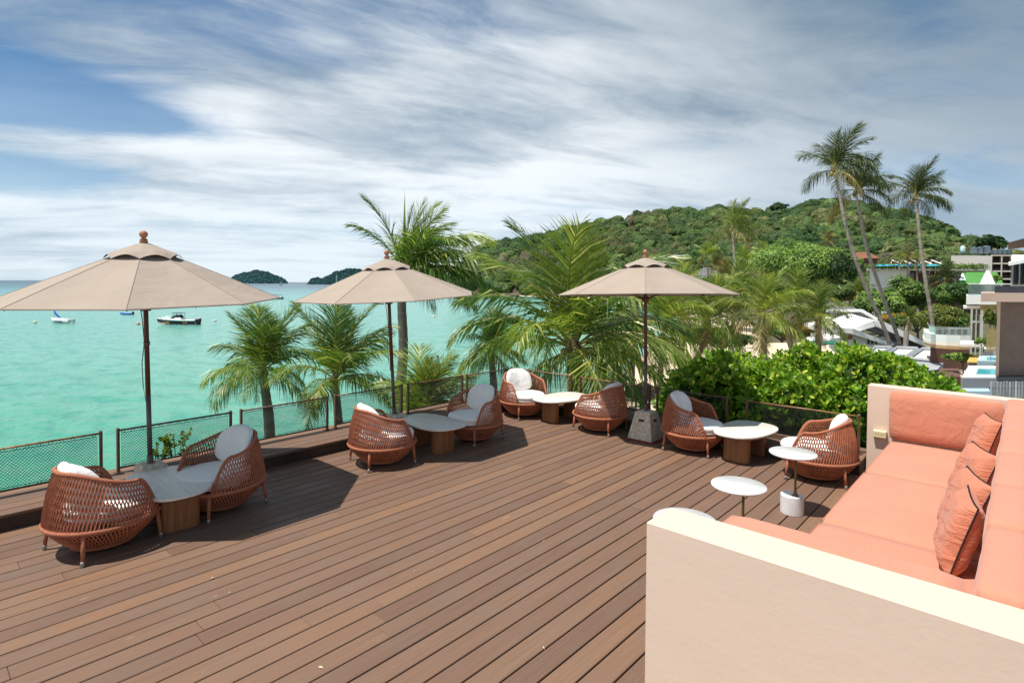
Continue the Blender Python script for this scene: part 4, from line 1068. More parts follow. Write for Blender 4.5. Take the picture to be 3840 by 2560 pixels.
BT = [('big feathery light green tree in front of the headland, right of the third parasol', 3000, 985, 82, 170, 105, (0, 0, 0, 1), 13000, .24),
      ('dense mid green tree crown at the right shoulder of the big light green tree', 3130, 1035, 78, 105, 95, (1, 2), 6000, .26),
      ('dark green tree low behind the row of palms', 3105, 1110, 70, 150, 60, (2, 1), 5000, .26),
      ('mixed green tree between the tall leaning trunks and the lone tall palm', 3395, 1120, 66, 95, 85, (1, 0, 2), 6000, .22),
      ('brushy green tree at the foot of the leaning trunks', 3300, 1150, 62, 90, 70, (1, 0), 4500, .22),
      ('rounded yellow green tree above the curved glass balcony', 3535, 1205, 52, 105, 62, (3, 1, 3), 5500, .17),
      ('dark green tree left of the white balcony slab', 3590, 1115, 58, 85, 68, (2, 1), 5000, .2),
      ('orange flowering shrub behind the white gabled roof', 3345, 1200, 60, 60, 36, (4, 1, 4), 2600, .14),
      ('orange flowering shrub peeping left of the white gabled house', 3010, 1245, 52, 60, 26, (4, 1), 1800, .14),
      ('small green shrub against the brown panel, beside the white villa tower', 3712, 1195, 20, 26, 46, (3, 1), 900, .09),
      ('little round shrub at the foot of the white villa tower', 3680, 1283, 22, 26, 18, (0, 1), 500, .09),
      ('low planting along the foot of the curved balcony', 3610, 1345, 24, 60, 26, (1, 0), 900, .10),
      ('bright green bush beside the green tent roof', 3737, 1045, 84, 22, 20, (0, 1), 500, .2),
      ('dark green mass of trees behind the palms, left part', 2640, 1080, 95, 140, 60, (2, 1), 4500, .3),
      ('dark green mass of trees behind the palms, middle part', 2850, 1100, 88, 140, 60, (2, 1, 0), 5000, .3),
      ('low green tree just above the beach, left of the third parasol pole', 2330, 1075, 120, 110, 36, (2, 1), 2600, .34),
      ('hedge like tree behind the rooftop bar, on the left', 3190, 985, 140, 70, 36, (1, 0), 1800, .35),
      ('low tree in front of the beige hotel block', 3600, 1075, 100, 60, 26, (1, 2), 1500, .3),
      ('dark shrubs under the lone tall palm', 3440, 1215, 58, 90, 44, (2, 1), 2800, .2),
      ('low green thicket above the left end of the bush', 2700, 1275, 40, 120, 48, (2, 1), 3200, .2),
      ('shady thicket under the palms right of the third parasol pole', 2560, 1240, 46, 90, 40, (2, 1), 2400, .2),
      ('scrubby undergrowth left of the white gabled house', 2930, 1240, 60, 110, 50, (1, 2), 3000, .22)]
for i, (lab, px, py, d, rx, ry, ks, n, sz) in enumerate(BT):
    broad_tree(lab, px, py, d, rx, ry, [tg[k] for k in ks], n, sz, 100+i, name='shrub' if ('shrub' in lab or 'bush' in lab) else 'broadleaf_tree', cat='shrub' if ('shrub' in lab or 'bush' in lab) else 'tree', lumps=26 if n > 2000 else 10)

# ---- the big glossy leaved bush behind the right hand fence
bush_leaf = leaf_mat('bush_leaf', (.125, .29, .022), (.215, .38, .030), (.48, .52, .07), .40, .40, 1.6, .35, .5)
def rnd_leaf(mb, p, nrm, up, s):
    "an oval leaf folded along its midrib; stem at p"
    a = up; b = nrm.cross(a); b.normalize(); w = s*.30; b0 = len(mb.v)
    mb.v += [tuple(p), tuple(p+a*s*.38+b*w+nrm*s*.07), tuple(p+a*s*.8+b*w*.8+nrm*s*.05), tuple(p+a*s), tuple(p+a*s*.8-b*w*.8+nrm*s*.05), tuple(p+a*s*.38-b*w+nrm*s*.07)]
    mb.face([b0, b0+1, b0+2, b0+3]); mb.face([b0, b0+3, b0+4, b0+5])
def build_bush():
    rr = random.Random(21); root = empty('sea_grape_bush', (-1.8, 9.6, SEA+.9), 0, 'big dense bush of rounded glossy bright green leaves behind the right hand fence', 'bush')
    off = Vector((-1.8, 9.6, SEA+.9))
    TOP = [(2480, 1480), (2520, 1400), (2580, 1345), (2680, 1325), (2750, 1305), (2830, 1350), (2900, 1365), (2960, 1325), (3040, 1290), (3120, 1312), (3200, 1300), (3300, 1325), (3400, 1338), (3480, 1352), (3530, 1400), (3600, 1470), (3640, 1520)]
    def ty(px):
        for (a, ya), (b, yb) in zip(TOP, TOP[1:]):
            if a <= px <= b: return ya+(yb-ya)*(px-a)/(b-a)
        return 1520
    LL = []
    for i in range(330):
        px = rr.uniform(2515, 3590); d = rr.uniform(7.9, 11.5); r = rr.uniform(.24, .46)
        base = at(px, ty(px)+rr.uniform(0, 30), d)
        q = rr.random()**1.3
        z = base.z-r*.8-q*2.6
        p = Vector((base.x, base.y, z))
        if p.y < FY+.12+r*1.15 or (p.x > -1.5 and p.y < 7.75+r*1.2): p.y = FY+.15+r*1.2+rr.uniform(0, .25)
        # keep under the skyline seen from the terrace after the shift
        LL.append((p, r))
    mb = MB()
    for p, r in LL: blob(mb, p-off, (r*.52, r*.52, r*.52))
    tw_ = mb.obj('dark_core', mat('bush_inside', (.022, .050, .010), .95, .3, 3.), root); tw_['kind'] = 'stuff'  # dark core blobs added to block see-through, inner darkness put into their colour
    mb = MB(); singles = []
    for p, r in LL:
        for _ in range(80):
            d = Vector((rr.gauss(0, 1), rr.gauss(0, 1)-.35, rr.gauss(0, 1)+.45)); d.normalize()
            c = p+d*r*rr.uniform(.78, 1.12); ax = (d+Vector((0, 0, .7))+Vector((rr.uniform(-.5, .5), rr.uniform(-.5, .5), rr.uniform(-.3, .3)))).normalized()
            s = rr.uniform(.062, .100); t1 = ax.cross(Vector((rr.uniform(-1, 1), rr.uniform(-1, 1), .3))); t1.normalize(); t2 = ax.cross(t1); k0 = rr.uniform(0, 2)
            for k in range(6):
                a = k0+k*2.4; out = (t1*cos(a)+t2*sin(a))
                di = (out*rr.uniform(.5, .9)+ax*rr.uniform(.4, 1.1)).normalized(); nr = (ax-di*ax.dot(di)); nr.normalize()
                q = c-ax*.012*k+out*.01
                if len(singles) < 300 and (q-EYE).dot(FWD) < 9.3 and rr.random() < .04 and q.z > -.2: singles.append((q, nr, di, s))
                else: rnd_leaf(mb, q-off, nr, di, s)
    o = mb.obj('foliage', bush_leaf, root); o['kind'] = 'stuff'
    m1 = MB(); rnd_leaf(m1, Vector((0, 0, 0)), Vector((0, 0, 1)), Vector((1, 0, 0)), 1.); me = bpy.data.meshes.new('leaf'); me.from_pydata(m1.v, [], m1.f); me.materials.append(bush_leaf); me.update()
    for q, nr, di, s in singles:
        o = link('leaf', me, root); b = nr.cross(di); v = q-off
        o.matrix_local = Matrix(((di.x*s, b.x*s, nr.x*s, v.x), (di.y*s, b.y*s, nr.y*s, v.y), (di.z*s, b.z*s, nr.z*s, v.z), (0, 0, 0, 1)))
    mb = MB()
    for k in range(9):
        x = rr.uniform(-2, 2.2); mb.tube([(x*.5, .3, 0), (x*.8, .2, 2.2), (x, rr.uniform(-.6, .6), 4.6)], [.12, .09, .03], 6)
    mb.obj('stems', trunk_m, root, True)
build_bush()
def sprig(px, py, z, lab, seed, sc=1.):
    rr = random.Random(seed); p = onz(px, py, z); root = empty('leafy_sprig', p, 0, lab, 'plant'); mb = MB(); st = MB()
    for k in range(9):
        a = rr.uniform(0, 6.28); h = rr.uniform(.12, .34)*sc; q = Vector((cos(a)*.12*sc, sin(a)*.16*sc, h)); st.tube([(0, 0, -.3), q*.5, q], .005, 4)
        for _ in range(14):
            c = q*rr.uniform(.5, 1.05); d = Vector((rr.gauss(0, 1), rr.gauss(0, 1), rr.gauss(0, 1)+.6)).normalized(); n = d.cross(Vector((.3, .5, .8))); n.normalize(); rnd_leaf(mb, c, n, d, rr.uniform(.04, .065)*sc)
    mb.obj('foliage', leaf_mat('sprig_leaf', (.16, .24, .02), (.24, .28, .03), (.36, .32, .04), .35, .35, 3., .5, .4), root); st.obj('stems', trunk_m, root)
for i, (x, y, lab) in enumerate([(662, 1722, 'yellow green leafy sprig poking through the fence behind the nearest facing chair'), (600, 1735, 'small leafy sprig low at the fence beside the left parasol block')]):
    p = onz(x, y, -.05); p.x = min(p.x, FX-.30)
    rr_ = sprig(x, y, -.12, lab, 5+i, 1.0 if i == 0 else .7)

# low seaside shrubs filling the bank below the terrace on the right

# ================================================================== BUILDINGS ON THE RIGHT
white = mat('white_render', (.90, .89, .87), .75, .04, .8, bump=.1, bs=6)
cream = mat('cream_render', (.82, .74, .63), .8, .05, .5)
pinkr = mat('pink_render', (.60, .42, .34), .8, .08, 1.5, bump=.2, bs=8)
brownp = mat('brown_screen', (.195, .140, .118), .85, .08, 5., bump=.3, bs=120)
glass = mat('window_glass', (.05, .07, .08), .08, .2, 1., spec=.8)
glassr = mat('balustrade_glass', (.50, .62, .60), .05, .03, 1., trans=.85, spec=.5)
greyc = mat('grey_roof', (.34, .36, .38), .85, .10, .8, bump=.3, bs=5)
slate = mat('dark_slate', (.045, .052, .068), .7, .15, 2.)
bluew = mat('blue_grey_wall', (.24, .275, .33), .85, .08, 1.2)
bamboo = mat('bamboo_slats', (.44, .33, .13), .7, .15, 4.)
tank = mat('blue_tank', (.12, .18, .24), .5, .1, 2.)
greenr = mat('green_canvas', (.085, .27, .055), .7, .08, .5)
shingle = mat('grey_shingle', (.16, .15, .145), .9, .3, 3., bump=.5, bs=8)
woodsl = mat('brown_slats', (.13, .07, .05), .8, .2, 3.)
gravel = mat('white_gravel', (.62, .61, .58), .95, .45, 9., bump=1., bs=18)
poolm = mat('pool_water', (.06, .50, .58), .08, .06, 2., spec=.6)
def frame_at(px, py, d, yaw=0.):
    "local frame at a place: x to the right, y away from the camera, z up"
    c = at(px, py, d); a = YAW+yaw
    return c, a
def sb(mb, px0, px1, py0, py1, d, dep, inset=0.):
    "box whose camera side fills a picture rectangle at distance d and runs back dep metres (coordinates relative to mb.org)"
    a = at(px0, py1, d); b = at(px1, py1, d); h = (py1-py0)*d/F
    o = mb.org; f = (a-EYE)+(b-EYE) if px0 < 1920 else (a-EYE); f.z = 0; f = f.normalized()*dep
    c = [a-o, b-o, b-o+f, a-o+f]; z = Vector((0, 0, h))
    bz = min(v.z for v in c[:2]); c = [Vector((v.x, v.y, bz)) for v in c]
    mb.hexa(c+[v+z for v in c])
class BB(MB):
    def __init__(s, org): super().__init__(); s.org = org
def building(name, px, py, d, lab, cat='building'):
    o = at(px, py, d); return empty(name, o, 0, lab, cat), o
# hotel block
root, o = building('hotel_block', 3680, 1070, 150, 'beige hotel block with recessed balconies and water tanks on its roof')
b = BB(o); sb(b, 3562, 3716, 958, 1160, 150, 14); b.obj('wall', mat('beige_render', (.92, .84, .76), .85, .05, .2), root)
b = BB(o); sb(b, 3716, 3792, 954, 960, 150, 12); sb(b, 3790, 3798, 960, 1140, 150, 12); sb(b, 3716, 3792, 960, 1160, 153, 8); b.obj('facade_frame', cream, root)
for r_ in range(5):
    b = BB(o); sb(b, 3716, 3792, 985+r_*29, 990+r_*29, 150, 3.); b.obj('floor_slab', cream, root)
    for c_ in range(2):
        b = BB(o); x = 3719+c_*36; sb(b, x, x+31, 961+r_*29, 985+r_*29, 152.6, .3); w = b.obj('window', mat('balcony_shade', (.10, .065, .05), .6, .2, 2.), root)  # dark back panel, shade of the recessed balcony put into its colour
        b = BB(o); sb(b, x+4, x+14, 966+r_*29, 985+r_*29, 152.4, .1); b.obj('pane', glass, w)
        b = BB(o); sb(b, x, x+31, 976+r_*29, 977+r_*29, 150.2, .1); 
        for k in range(6): sb(b, x+k*6, x+k*6+1, 977+r_*29, 985+r_*29, 150.2, .1)
        b.obj('railing', slate, w)
b = BB(o); sb(b, 3750, 3755, 960, 1130, 150, 3); b.obj('pier', cream, root)
b = BB(o); sb(b, 3562, 3798, 950, 953, 149.6, .2); 
for k in range(24): sb(b, 3564+k*10, 3565+k*10, 950, 958, 149.6, .2)
b.obj('roof_railing', slate, root)
for i, (x, y, r, h) in enumerate([(3652, 950, 10, 24), (3673, 950, 10, 24), (3698, 949, 13, 28), (3728, 952, 9, 17), (3745, 952, 9, 17), (3764, 952, 9, 17), (3783, 952, 9, 17)]):
    p = at(x, y, 153); k = 153/F; t_ = empty('water_tank', p, 0, ['leftmost of the three large blue grey roof tanks', 'middle one of the three large blue grey roof tanks', 'tallest and rightmost of the large blue grey roof tanks', 'first of the four smaller roof tanks from the left', 'second of the four smaller roof tanks', 'third of the four smaller roof tanks', 'smaller roof tank next to the glass fronted building'][i], 'water tank', 'water tanks on the hotel roof')
    b = MB(); b.lathe([(r*k, 0), (r*k, h*k*.84), (r*k*1.04, h*k*.85), (r*k*.5, h*k*.97), (r*k*.12, h*k)], 14); b.obj('body', tank, t_, True)
p = at(3610, 950, 152); t_ = empty('water_tank', p, 0, 'pale green tank standing alone on the left of the hotel roof', 'water tank', 'water tanks on the hotel roof'); k = 152/F
b = MB(); b.lathe([(7*k, 8*k), (8*k, 10*k), (8*k, 24*k), (4*k, 28*k), (1*k, 29*k)], 12); b.obj('body', mat('pale_tank', (.45, .62, .62), .5, .05, 1.), t_, True)
b = MB()
for a in range(4): b.tube([(cos(a*1.57)*8*k, sin(a*1.57)*8*k, 0), (cos(a*1.57)*6*k, sin(a*1.57)*6*k, 9*k)], .12, 4)
b.obj('stand', tank, t_)
# rooftop bar
root, o = building('rooftop_bar_building', 3420, 1080, 128, 'long white building with planted roof terrace below the hotel block')
b = BB(o); sb(b, 3258, 3396, 1010, 1200, 128, 12); b.obj('white_wing', white, root)
b = BB(o); sb(b, 3396, 3690, 1012, 1200, 130, 10); b.obj('wall', woodsl, root)
b = BB(o)
for k in range(48): sb(b, 3398+k*6, 3400+k*6, 1016, 1200, 129.7, .25)
b.obj('slats', mat('slat_light', (.26, .15, .11), .8, .2, 3.), root)
b = BB(o); sb(b, 3250, 3700, 1006, 1013, 127, 14); b.obj('roof_slab', cream, root)
b = BB(o); sb(b, 3330, 3530, 972, 982, 132, 9); b.obj('pergola_roof', mat('pergola_brown', (.10, .05, .045), .8, .2, 1.), root)
for k in range(6):
    b = BB(o); x = 3340+k*37; sb(b, x, x+3, 980, 1006, 131, .4); b.obj('pergola_post', white, root)
for k in range(5):
    b = BB(o); q0 = at(3345+k*37, 975, 131)-o; q1 = at(3385+k*37, 990, 127.5)-o; b.tube([q0, q1], .10, 4); b.obj('awning_strut', white, root)
mb = MB(); rr = random.Random(8)
for k in range(46):
    q = at(3255+k*9.6, 1001+rr.uniform(-2, 2), 127.6)-o; leaf_cloud(mb, q, (1.3, 1.0, .75), 60, .24, rr)
mb.obj('roof_hedge', tg[1], root)
for k in range(5):
    b = BB(o); x = 3402+k*58; sb(b, x, x+24, 1022, 1060, 129.5, .25); b.obj('window', glass, root)
umb = mat('turquoise_canvas', (.03, .36, .52), .8, .1, 1.); umb2 = mat('royal_blue_canvas', (.03, .11, .42), .8, .1, 1.)
def small_umbrella(px, py, d, r, m, lab, grp):
    p = at(px, py, d); rt = empty('sun_umbrella', p, 0, lab, 'umbrella', grp); b = MB(); b.lathe([(r, 0), (r*.5, r*.22), (.03, r*.42)], 8); b.obj('canopy', m, rt); b = MB(); b.tube([(0, 0, -1.7), (0, 0, .05)], .05, 5); b.obj('pole', white, rt)
for i, (x, lab) in enumerate([(3300, 'leftmost turquoise rooftop umbrella'), (3328, 'second turquoise rooftop umbrella from the left'), (3358, 'pale turquoise umbrella third from the left on the rooftop'), (3386, 'umbrella just left of the royal blue one'), (3410, 'single royal blue rooftop umbrella'), (3450, 'turquoise umbrella left of the lone tall trunk'), (3486, 'turquoise umbrella right of the lone tall trunk'), (3508, 'rightmost turquoise rooftop umbrella')]):
    small_umbrella(x, 998-(i % 3), 126.6, .95, umb2 if i == 4 else umb, lab, 'blue umbrellas on the rooftop bar')
# green tent roof
root, o = building('green_tent', 3670, 1060, 100, 'bright green tent roof below the hotel block')
def quadroof(cs, m, nm, root, o, th=.12):
    b = BB(o); v = [at(x, y, d)-o for x, y, d in cs]; n = Vector((0, 0, -th)); b.hexa([q+n for q in v]+v); return b.obj(nm, m, root)
quadroof([(3600, 1062, 98), (3762, 1062, 98), (3738, 1020, 104), (3612, 1020, 104)], greenr, 'roof', root, o)
quadroof([(3598, 1048, 98), (3622, 1050, 98), (3612, 1022, 101), (3608, 1022, 101)], mat('white_tent', (.7, .78, .76), .7, .05, 1.), 'gable', root, o)
b = BB(o)
for x in (3604, 3680, 3758): sb(b, x, x+3, 1060, 1110, 98.5, .2)
b.obj('posts', white, root)
# thatched huts at the foot of the headland
for i, (x, y, w, lab) in enumerate([(2670, 1030, 60, 'grey thatched roof hut left of the mid sized palm'), (2800, 1028, 55, 'grey thatched roof hut right of the mid sized palm'), (3255, 965, 70, 'terracotta roofed house half hidden above the big trees')]):
    d = 128 if i < 2 else 165; root, o = building('hut', x, y, d, lab); k = d/F
    b = MB(); b.box(-w*k/2, w*k/2, 0, 5, -4, 0, Matrix.Rotation(YAW, 4, 'Z')); b.obj('wall', cream if i < 2 else woodsl, root)
    b = MB(); b.add([Matrix.Rotation(YAW, 3, 'Z') @ Vector(v) for v in [(-w*k/2-.6, -.6, -.3), (w*k/2+.6, -.6, -.3), (w*k/2+.6, 5.6, -.3), (-w*k/2-.6, 5.6, -.3), (-w*k*.3, 2.5, 1.7), (w*k*.3, 2.5, 1.7)]], [[0, 1, 5, 4], [1, 2, 5], [2, 3, 4, 5], [3, 0, 4], [3, 2, 1, 0]])
    b.obj('roof', shingle if i < 2 else mat('terracotta_roof', (.24, .10, .055), .85, .2, 1.), root)
# white gabled house
root, o = building('gabled_house', 3230, 1260, 55, 'white house with sweeping white gables and grey shingled roof')
def plate(poly, d, dep, m, nm, root, o, back=0.):
    "outline facing the camera at distance d, running back dep metres; back raises its far edge"
    b = BB(o); f = fwd0*dep+Vector((0, 0, back)); v = [at(x, y, d)-o for x, y in poly]; n = len(v)
    b.add(v+[q+f for q in v], [list(range(n-1, -1, -1)), list(range(n, 2*n))]+[[k, (k+1) % n, n+(k+1) % n, n+k] for k in range(n)]); return b.obj(nm, m, root)
plate([(3118, 1172), (3233, 1168), (3286, 1198), (3272, 1200), (3166, 1214), (3140, 1212)], 55, 3., shingle, 'rear_roof', root, o, .8)
plate([(3108, 1163), (3236, 1160), (3293, 1193), (3289, 1200), (3232, 1169), (3108, 1172)], 54.6, .5, white, 'ridge_trim', root, o)
plate([(3146, 1252), (3276, 1201), (3292, 1222), (3250, 1233), (3160, 1262)], 51, 5., white, 'gable_slope', root, o, .6)
plate([(3276, 1201), (3318, 1207), (3503, 1298), (3494, 1309), (3290, 1223)], 50.8, 5., white, 'gable_slope', root, o, .3)
plate([(3250, 1236), (3291, 1225), (3480, 1306), (3462, 1318)], 51.6, .4, mat('shaded_gable', (.10, .10, .105), .8, .2, 2.), 'gable_shadow', root, o)  # dark plate, shadow under the gable put into its colour
plate([(3300, 1262), (3455, 1316), (3400, 1330), (3300, 1300)], 51.2, .5, mat('grey_louvre_roof', (.22, .23, .25), .7, .15, 2.), 'lower_roof', root, o)
plate([(3058, 1222), (3200, 1232), (3354, 1290), (3340, 1298), (3188, 1250), (3058, 1240)], 50.2, 2., white, 'verge', root, o, .2)
plate([(3150, 1240), (3200, 1246), (3345, 1292), (3345, 1340), (3150, 1340)], 50.9, 5., white, 'wall', root, o)
for (x0, x1, y0, y1, m_) in ((3156, 3198, 1254, 1275, 'a'), (3250, 3292, 1268, 1292, 'b')):
    b = BB(o); sb(b, x0, x1, y0, y1, 50.8, .12); w = b.obj('window', white, root)
    for k in range(2 if m_ == 'a' else 3):
        n_ = 2 if m_ == 'a' else 3; b = BB(o); ww = (x1-x0)/n_; sb(b, x0+k*ww+2, x0+(k+1)*ww-2, y0+2, y1-2, 50.75, .1); b.obj('pane', glass if m_ == 'b' else mat('blind_pane', (.30, .17, .08), .5, .5, 2.), w)
for k in range(12):
    b = BB(o); sb(b, 3203, 3236, 1248+k*3, 1250+k*3, 50.75, .1); b.obj('siding_board', white, root)
plate([(3430, 1262), (3500, 1290), (3506, 1300), (3440, 1272)], 56, 3., mat('dark_blue_roof', (.05, .08, .2), .7, .1, 1.), 'side_roof', root, o)
# cream awning
root, o = building('cream_awning', 2985, 1310, 38, 'wide cream awning with a dark green rim behind the bush', 'awning')
awn = mat('cream_cloth', (.78, .64, .44), .85, .05, .6)
quadroof([(2830, 1345, 34), (3152, 1342, 33), (3090, 1284, 42), (2830, 1286, 44)], awn, 'roof', root, o, .06)
b = BB(o); sb(b, 2830, 3150, 1345, 1353, 33.2, .15); b.obj('valance', mat('dark_green_cloth', (.012, .07, .045), .8, .1, 2.), root)
quadroof([(3010, 1290, 40), (3142, 1288, 40), (3130, 1276, 44), (3012, 1280, 44)], mat('emerald_cloth', (.01, .15, .09), .7, .1, 2.), 'rear_flap', root, o, .06)
quadroof([(3000, 1282, 46), (3150, 1262, 44), (3110, 1250, 50), (3000, 1270, 50)], white, 'rear_canopy', root, o, .08)
b = BB(o)
for x in (2836, 2990, 3144): sb(b, x, x+4, 1350, 1460, 33.8, .12)
b.obj('posts', white, root)
# flat grey roof with gravel beds
root, o = building('flat_roof_pavilion', 3420, 1340, 30, 'flat grey roof with white gravel beds and a pink fascia, beyond the bush')
ZR = at(3420, 1345, 29).z
def rp(px, py, dz=0.): q = onz(px, py, ZR+dz)-o; return q
def roofquad(px, nm, m_, z0, z1):
    b = MB(); v = [rp(x, y) for x, y in px]; b.hexa([Vector((q.x, q.y, ZR-o.z+z0)) for q in v]+[Vector((q.x, q.y, ZR-o.z+z1)) for q in v]); return b.obj(nm, m_, root)
roofquad([(3230, 1420), (3515, 1385), (3585, 1312), (3215, 1302)], 'roof_slab', greyc, -.5, 0)
for k, q in enumerate([[(3250, 1334), (3300, 1334), (3342, 1308), (3280, 1307)], [(3316, 1338), (3400, 1342), (3440, 1312), (3362, 1309)], [(3404, 1350), (3500, 1360), (3545, 1318), (3458, 1313)]]):
    roofquad(q, 'gravel_bed', gravel, .004, .03)
    n4 = len(q)
    for i in range(4):
        b = MB(); A_, B_ = rp(*q[i]), rp(*q[(i+1) % 4]); mid = Vector((0, 0, ZR-o.z+.10)); A_.z = B_.z = 0; b.tube([A_+mid, B_+mid], .09, 4); b.obj('kerb', greyc, root)
roofquad([(3505, 1395), (3592, 1402), (3640, 1335), (3560, 1325)], 'lower_roof', pinkr, -.85, -.35)
roofquad([(3512, 1388), (3586, 1395), (3625, 1340), (3566, 1332)], 'moss_bed', mat('mossy_gravel', (.33, .33, .28), .95, .5, 2., col2=(.12, .13, .07)), -.346, -.32)
b = BB(o); sb(b, 3235, 3500, 1420, 1560, 25, 6); b.obj('wall', mat('dark_brown_wall', (.14, .07, .055), .8, .15, 2.), root)  # wall in one plain dark brown
b = BB(o); sb(b, 3520, 3600, 1412, 1500, 23, 3); b.obj('wall', mat('dark_brown_wall', (.14, .07, .055)), root)
# white villa with curved balcony
root, o = building('white_villa', 3640, 1230, 27, 'white villa with a curved glass balcony and tall windowed tower')
b = BB(o); sb(b, 3636, 3644, 1155, 1330, 26, .3); sb(b, 3672, 3684, 1155, 1330, 26, .3); sb(b, 3640, 3710, 1203, 1210, 26.05, .25); sb(b, 3655, 3660, 1160, 1330, 26.1, .2); b.obj('tower_frame', white, root)
b = BB(o); sb(b, 3612, 3682, 1147, 1157, 25.6, 1.2); b.obj('tower_roof', white, root)
for k, (x0, x1, y0, y1) in enumerate([(3645, 3654, 1162, 1202), (3661, 3671, 1162, 1202), (3645, 3654, 1211, 1290), (3661, 3671, 1211, 1290)]):
    b = BB(o); sb(b, x0, x1, y0, y1, 26.3, .1); b.obj('window', mat('curtained_glass', (.34, .31, .20), .2, .3, 3.), root)
b = BB(o); sb(b, 3623, 3737, 1108, 1141, 24, 5); b.obj('balcony_slab', white, root)
b = BB(o); sb(b, 3630, 3748, 1066, 1108, 24, .03); b.obj('balcony_glass', glassr, root)
b = BB(o); sb(b, 3628, 3840, 1062, 1066, 24, .06); b.obj('balcony_handrail', white, root)
b = BB(o); sb(b, 3674, 3742, 1142, 1163, 25, .15); b.obj('slat_screen', bamboo, root)
b = BB(o)
for k in range(16): sb(b, 3675+k*4.2, 3677+k*4.2, 1142, 1163, 24.93, .06)
b.obj('slats', mat('bamboo_light', (.55, .43, .2), .7, .15, 4.), root)
curve = [(3478, 29.5), (3484, 27.4), (3510, 26.4), (3550, 26.), (3600, 25.8), (3640, 25.8)]
def curtain(nm, y0, y1, m_, th=.05, dz=0):
    b = MB(); P0 = []; 
    for x, d in curve:
        q = at(x, 1260, d); za = at(3560, y1, 26).z; zb = at(3560, y0, 26).z; P0.append((Vector((q.x-o.x, q.y-o.y, za-o.z)), Vector((q.x-o.x, q.y-o.y, zb-o.z))))
    for (a, c), (a2, c2) in zip(P0, P0[1:]):
        f = fwd0*th; b.hexa([a, a2, a2+f, a+f, c, c2, c2+f, c+f])
    return b.obj(nm, m_, root)
curtain('balcony_base', 1256, 1284, mat('pale_aqua_render', (.70, .76, .74), .7, .04, 1.), .3); curtain('balcony_ledge', 1284, 1296, cream, .35); curtain('balcony_soffit', 1296, 1308, mat('tan_soffit', (.46, .30, .15), .8, .1, 1.), .3)
curtain('curved_glass', 1230, 1256, glassr, .03); curtain('curved_handrail', 1226, 1230, mat('chrome_rail', (.5, .5, .5), .3, .05, 2., metal=.7), .06)
b = BB(o); sb(b, 3500, 3640, 1232, 1262, 29.5, .2); b.obj('rear_wall', cream, root)
for k in range(5):
    b = BB(o); sb(b, 3516+k*24, 3530+k*24, 1234, 1260, 29.3, .1); b.obj('window', mat('red_brown_pane', (.13, .045, .035), .4, .3, 4.), root)
b = BB(o); sb(b, 3600, 3690, 1290, 1300, 23, 2.); b.obj('lower_slab', white, root)
b = BB(o); sb(b, 3486, 3640, 1305, 1420, 27.5, 4); b.obj('lower_wall', mat('dark_brown_wall', (.14, .07, .055), .8, .15, 2.), root)  # same plain dark brown below the balcony
# closed white umbrella on the upper terrace
p = at(3703, 1066, 21.5); rt = empty('closed_umbrella', p, 0, 'closed white umbrella standing on the upper glass railed terrace', 'umbrella'); k = 21.5/F
b = MB(); n = 20; prof = [(20, 0), (17, 12), (12, 28), (7, 42), (3, 52)]
for r, z in prof:
    for j in range(n): a = 2*pi*j/n; q = r*k*(1+.16*(1 if j % 2 else -1)); b.v.append((q*cos(a), q*sin(a), z*k))
for i in range(len(prof)-1):
    for j in range(n): b.face([i*n+j, i*n+(j+1) % n, (i+1)*n+(j+1) % n, (i+1)*n+j])
b.face(list(range(n-1, -1, -1))); b.face([(len(prof)-1)*n+j for j in range(n)]); b.obj('folded_canopy', white, rt)
b = MB(); b.tube([(0, 0, -.6), (0, 0, 56*k)], .02, 6); b.obj('pole', steel_cap, rt)
# near building on the right edge: brown screen under a pink beam
root, o = building('terrace_building', 3790, 1250, 15, 'brown screened building with pink beam and glass fronted upper floor at the right edge')
b = BB(o); sb(b, 3736, 4200, 1132, 1412, 15.2, 3.); b.obj('brown_screen', brownp, root)
b = BB(o); sb(b, 3678, 4200, 1098, 1131, 14.6, 4.); b.obj('beam', pinkr, root)
b = BB(o); sb(b, 3730, 4200, 1072, 1098, 14.9, 3.8); b.obj('parapet', slate, root)
b = BB(o); sb(b, 3733, 3745, 1132, 1412, 15.05, .14); b.obj('pink_jamb', pinkr, root)
b = BB(o); sb(b, 3738, 4200, 1412, 1440, 15.0, 3.); b.obj('dark_plinth', slate, root)
b = BB(o); sb(b, 3790, 4200, 955, 1072, 19, 4.); b.obj('upper_wall', white, root)
quadroof([(3782, 985, 18.5), (4200, 905, 12), (4200, 900, 17), (3782, 982, 22)], white, 'eave', root, o, .10)
for k in range(3):
    b = BB(o); x = 3798+k*26; sb(b, x, x+20, 985, 1066, 18.9, .06); b.obj('glass_door', glass, root)
for k in range(4):
    b = BB(o); x = 3794+k*26; sb(b, x, x+4, 978, 1070, 18.8, .1); b.obj('door_frame', mat('grey_frame', (.5, .5, .52), .5, .05, 2.), root)
v = [at(3790, 935, 18.6)-o, at(4200, 880, 12)-o]; b = BB(o); a0, a1 = v; h0 = Vector((0, 0, 26*18.6/F)); h1 = Vector((0, 0, 80*12/F)); th = fwd0*.1
b.hexa([a0, a1, a1+th, a0+th, a0+h0, a1+h1, a1+h1+th, a0+h0+th]); b.obj('roof_screen', mat('rusty_mesh', (.09, .05, .03), .8, .4, 8.), root)
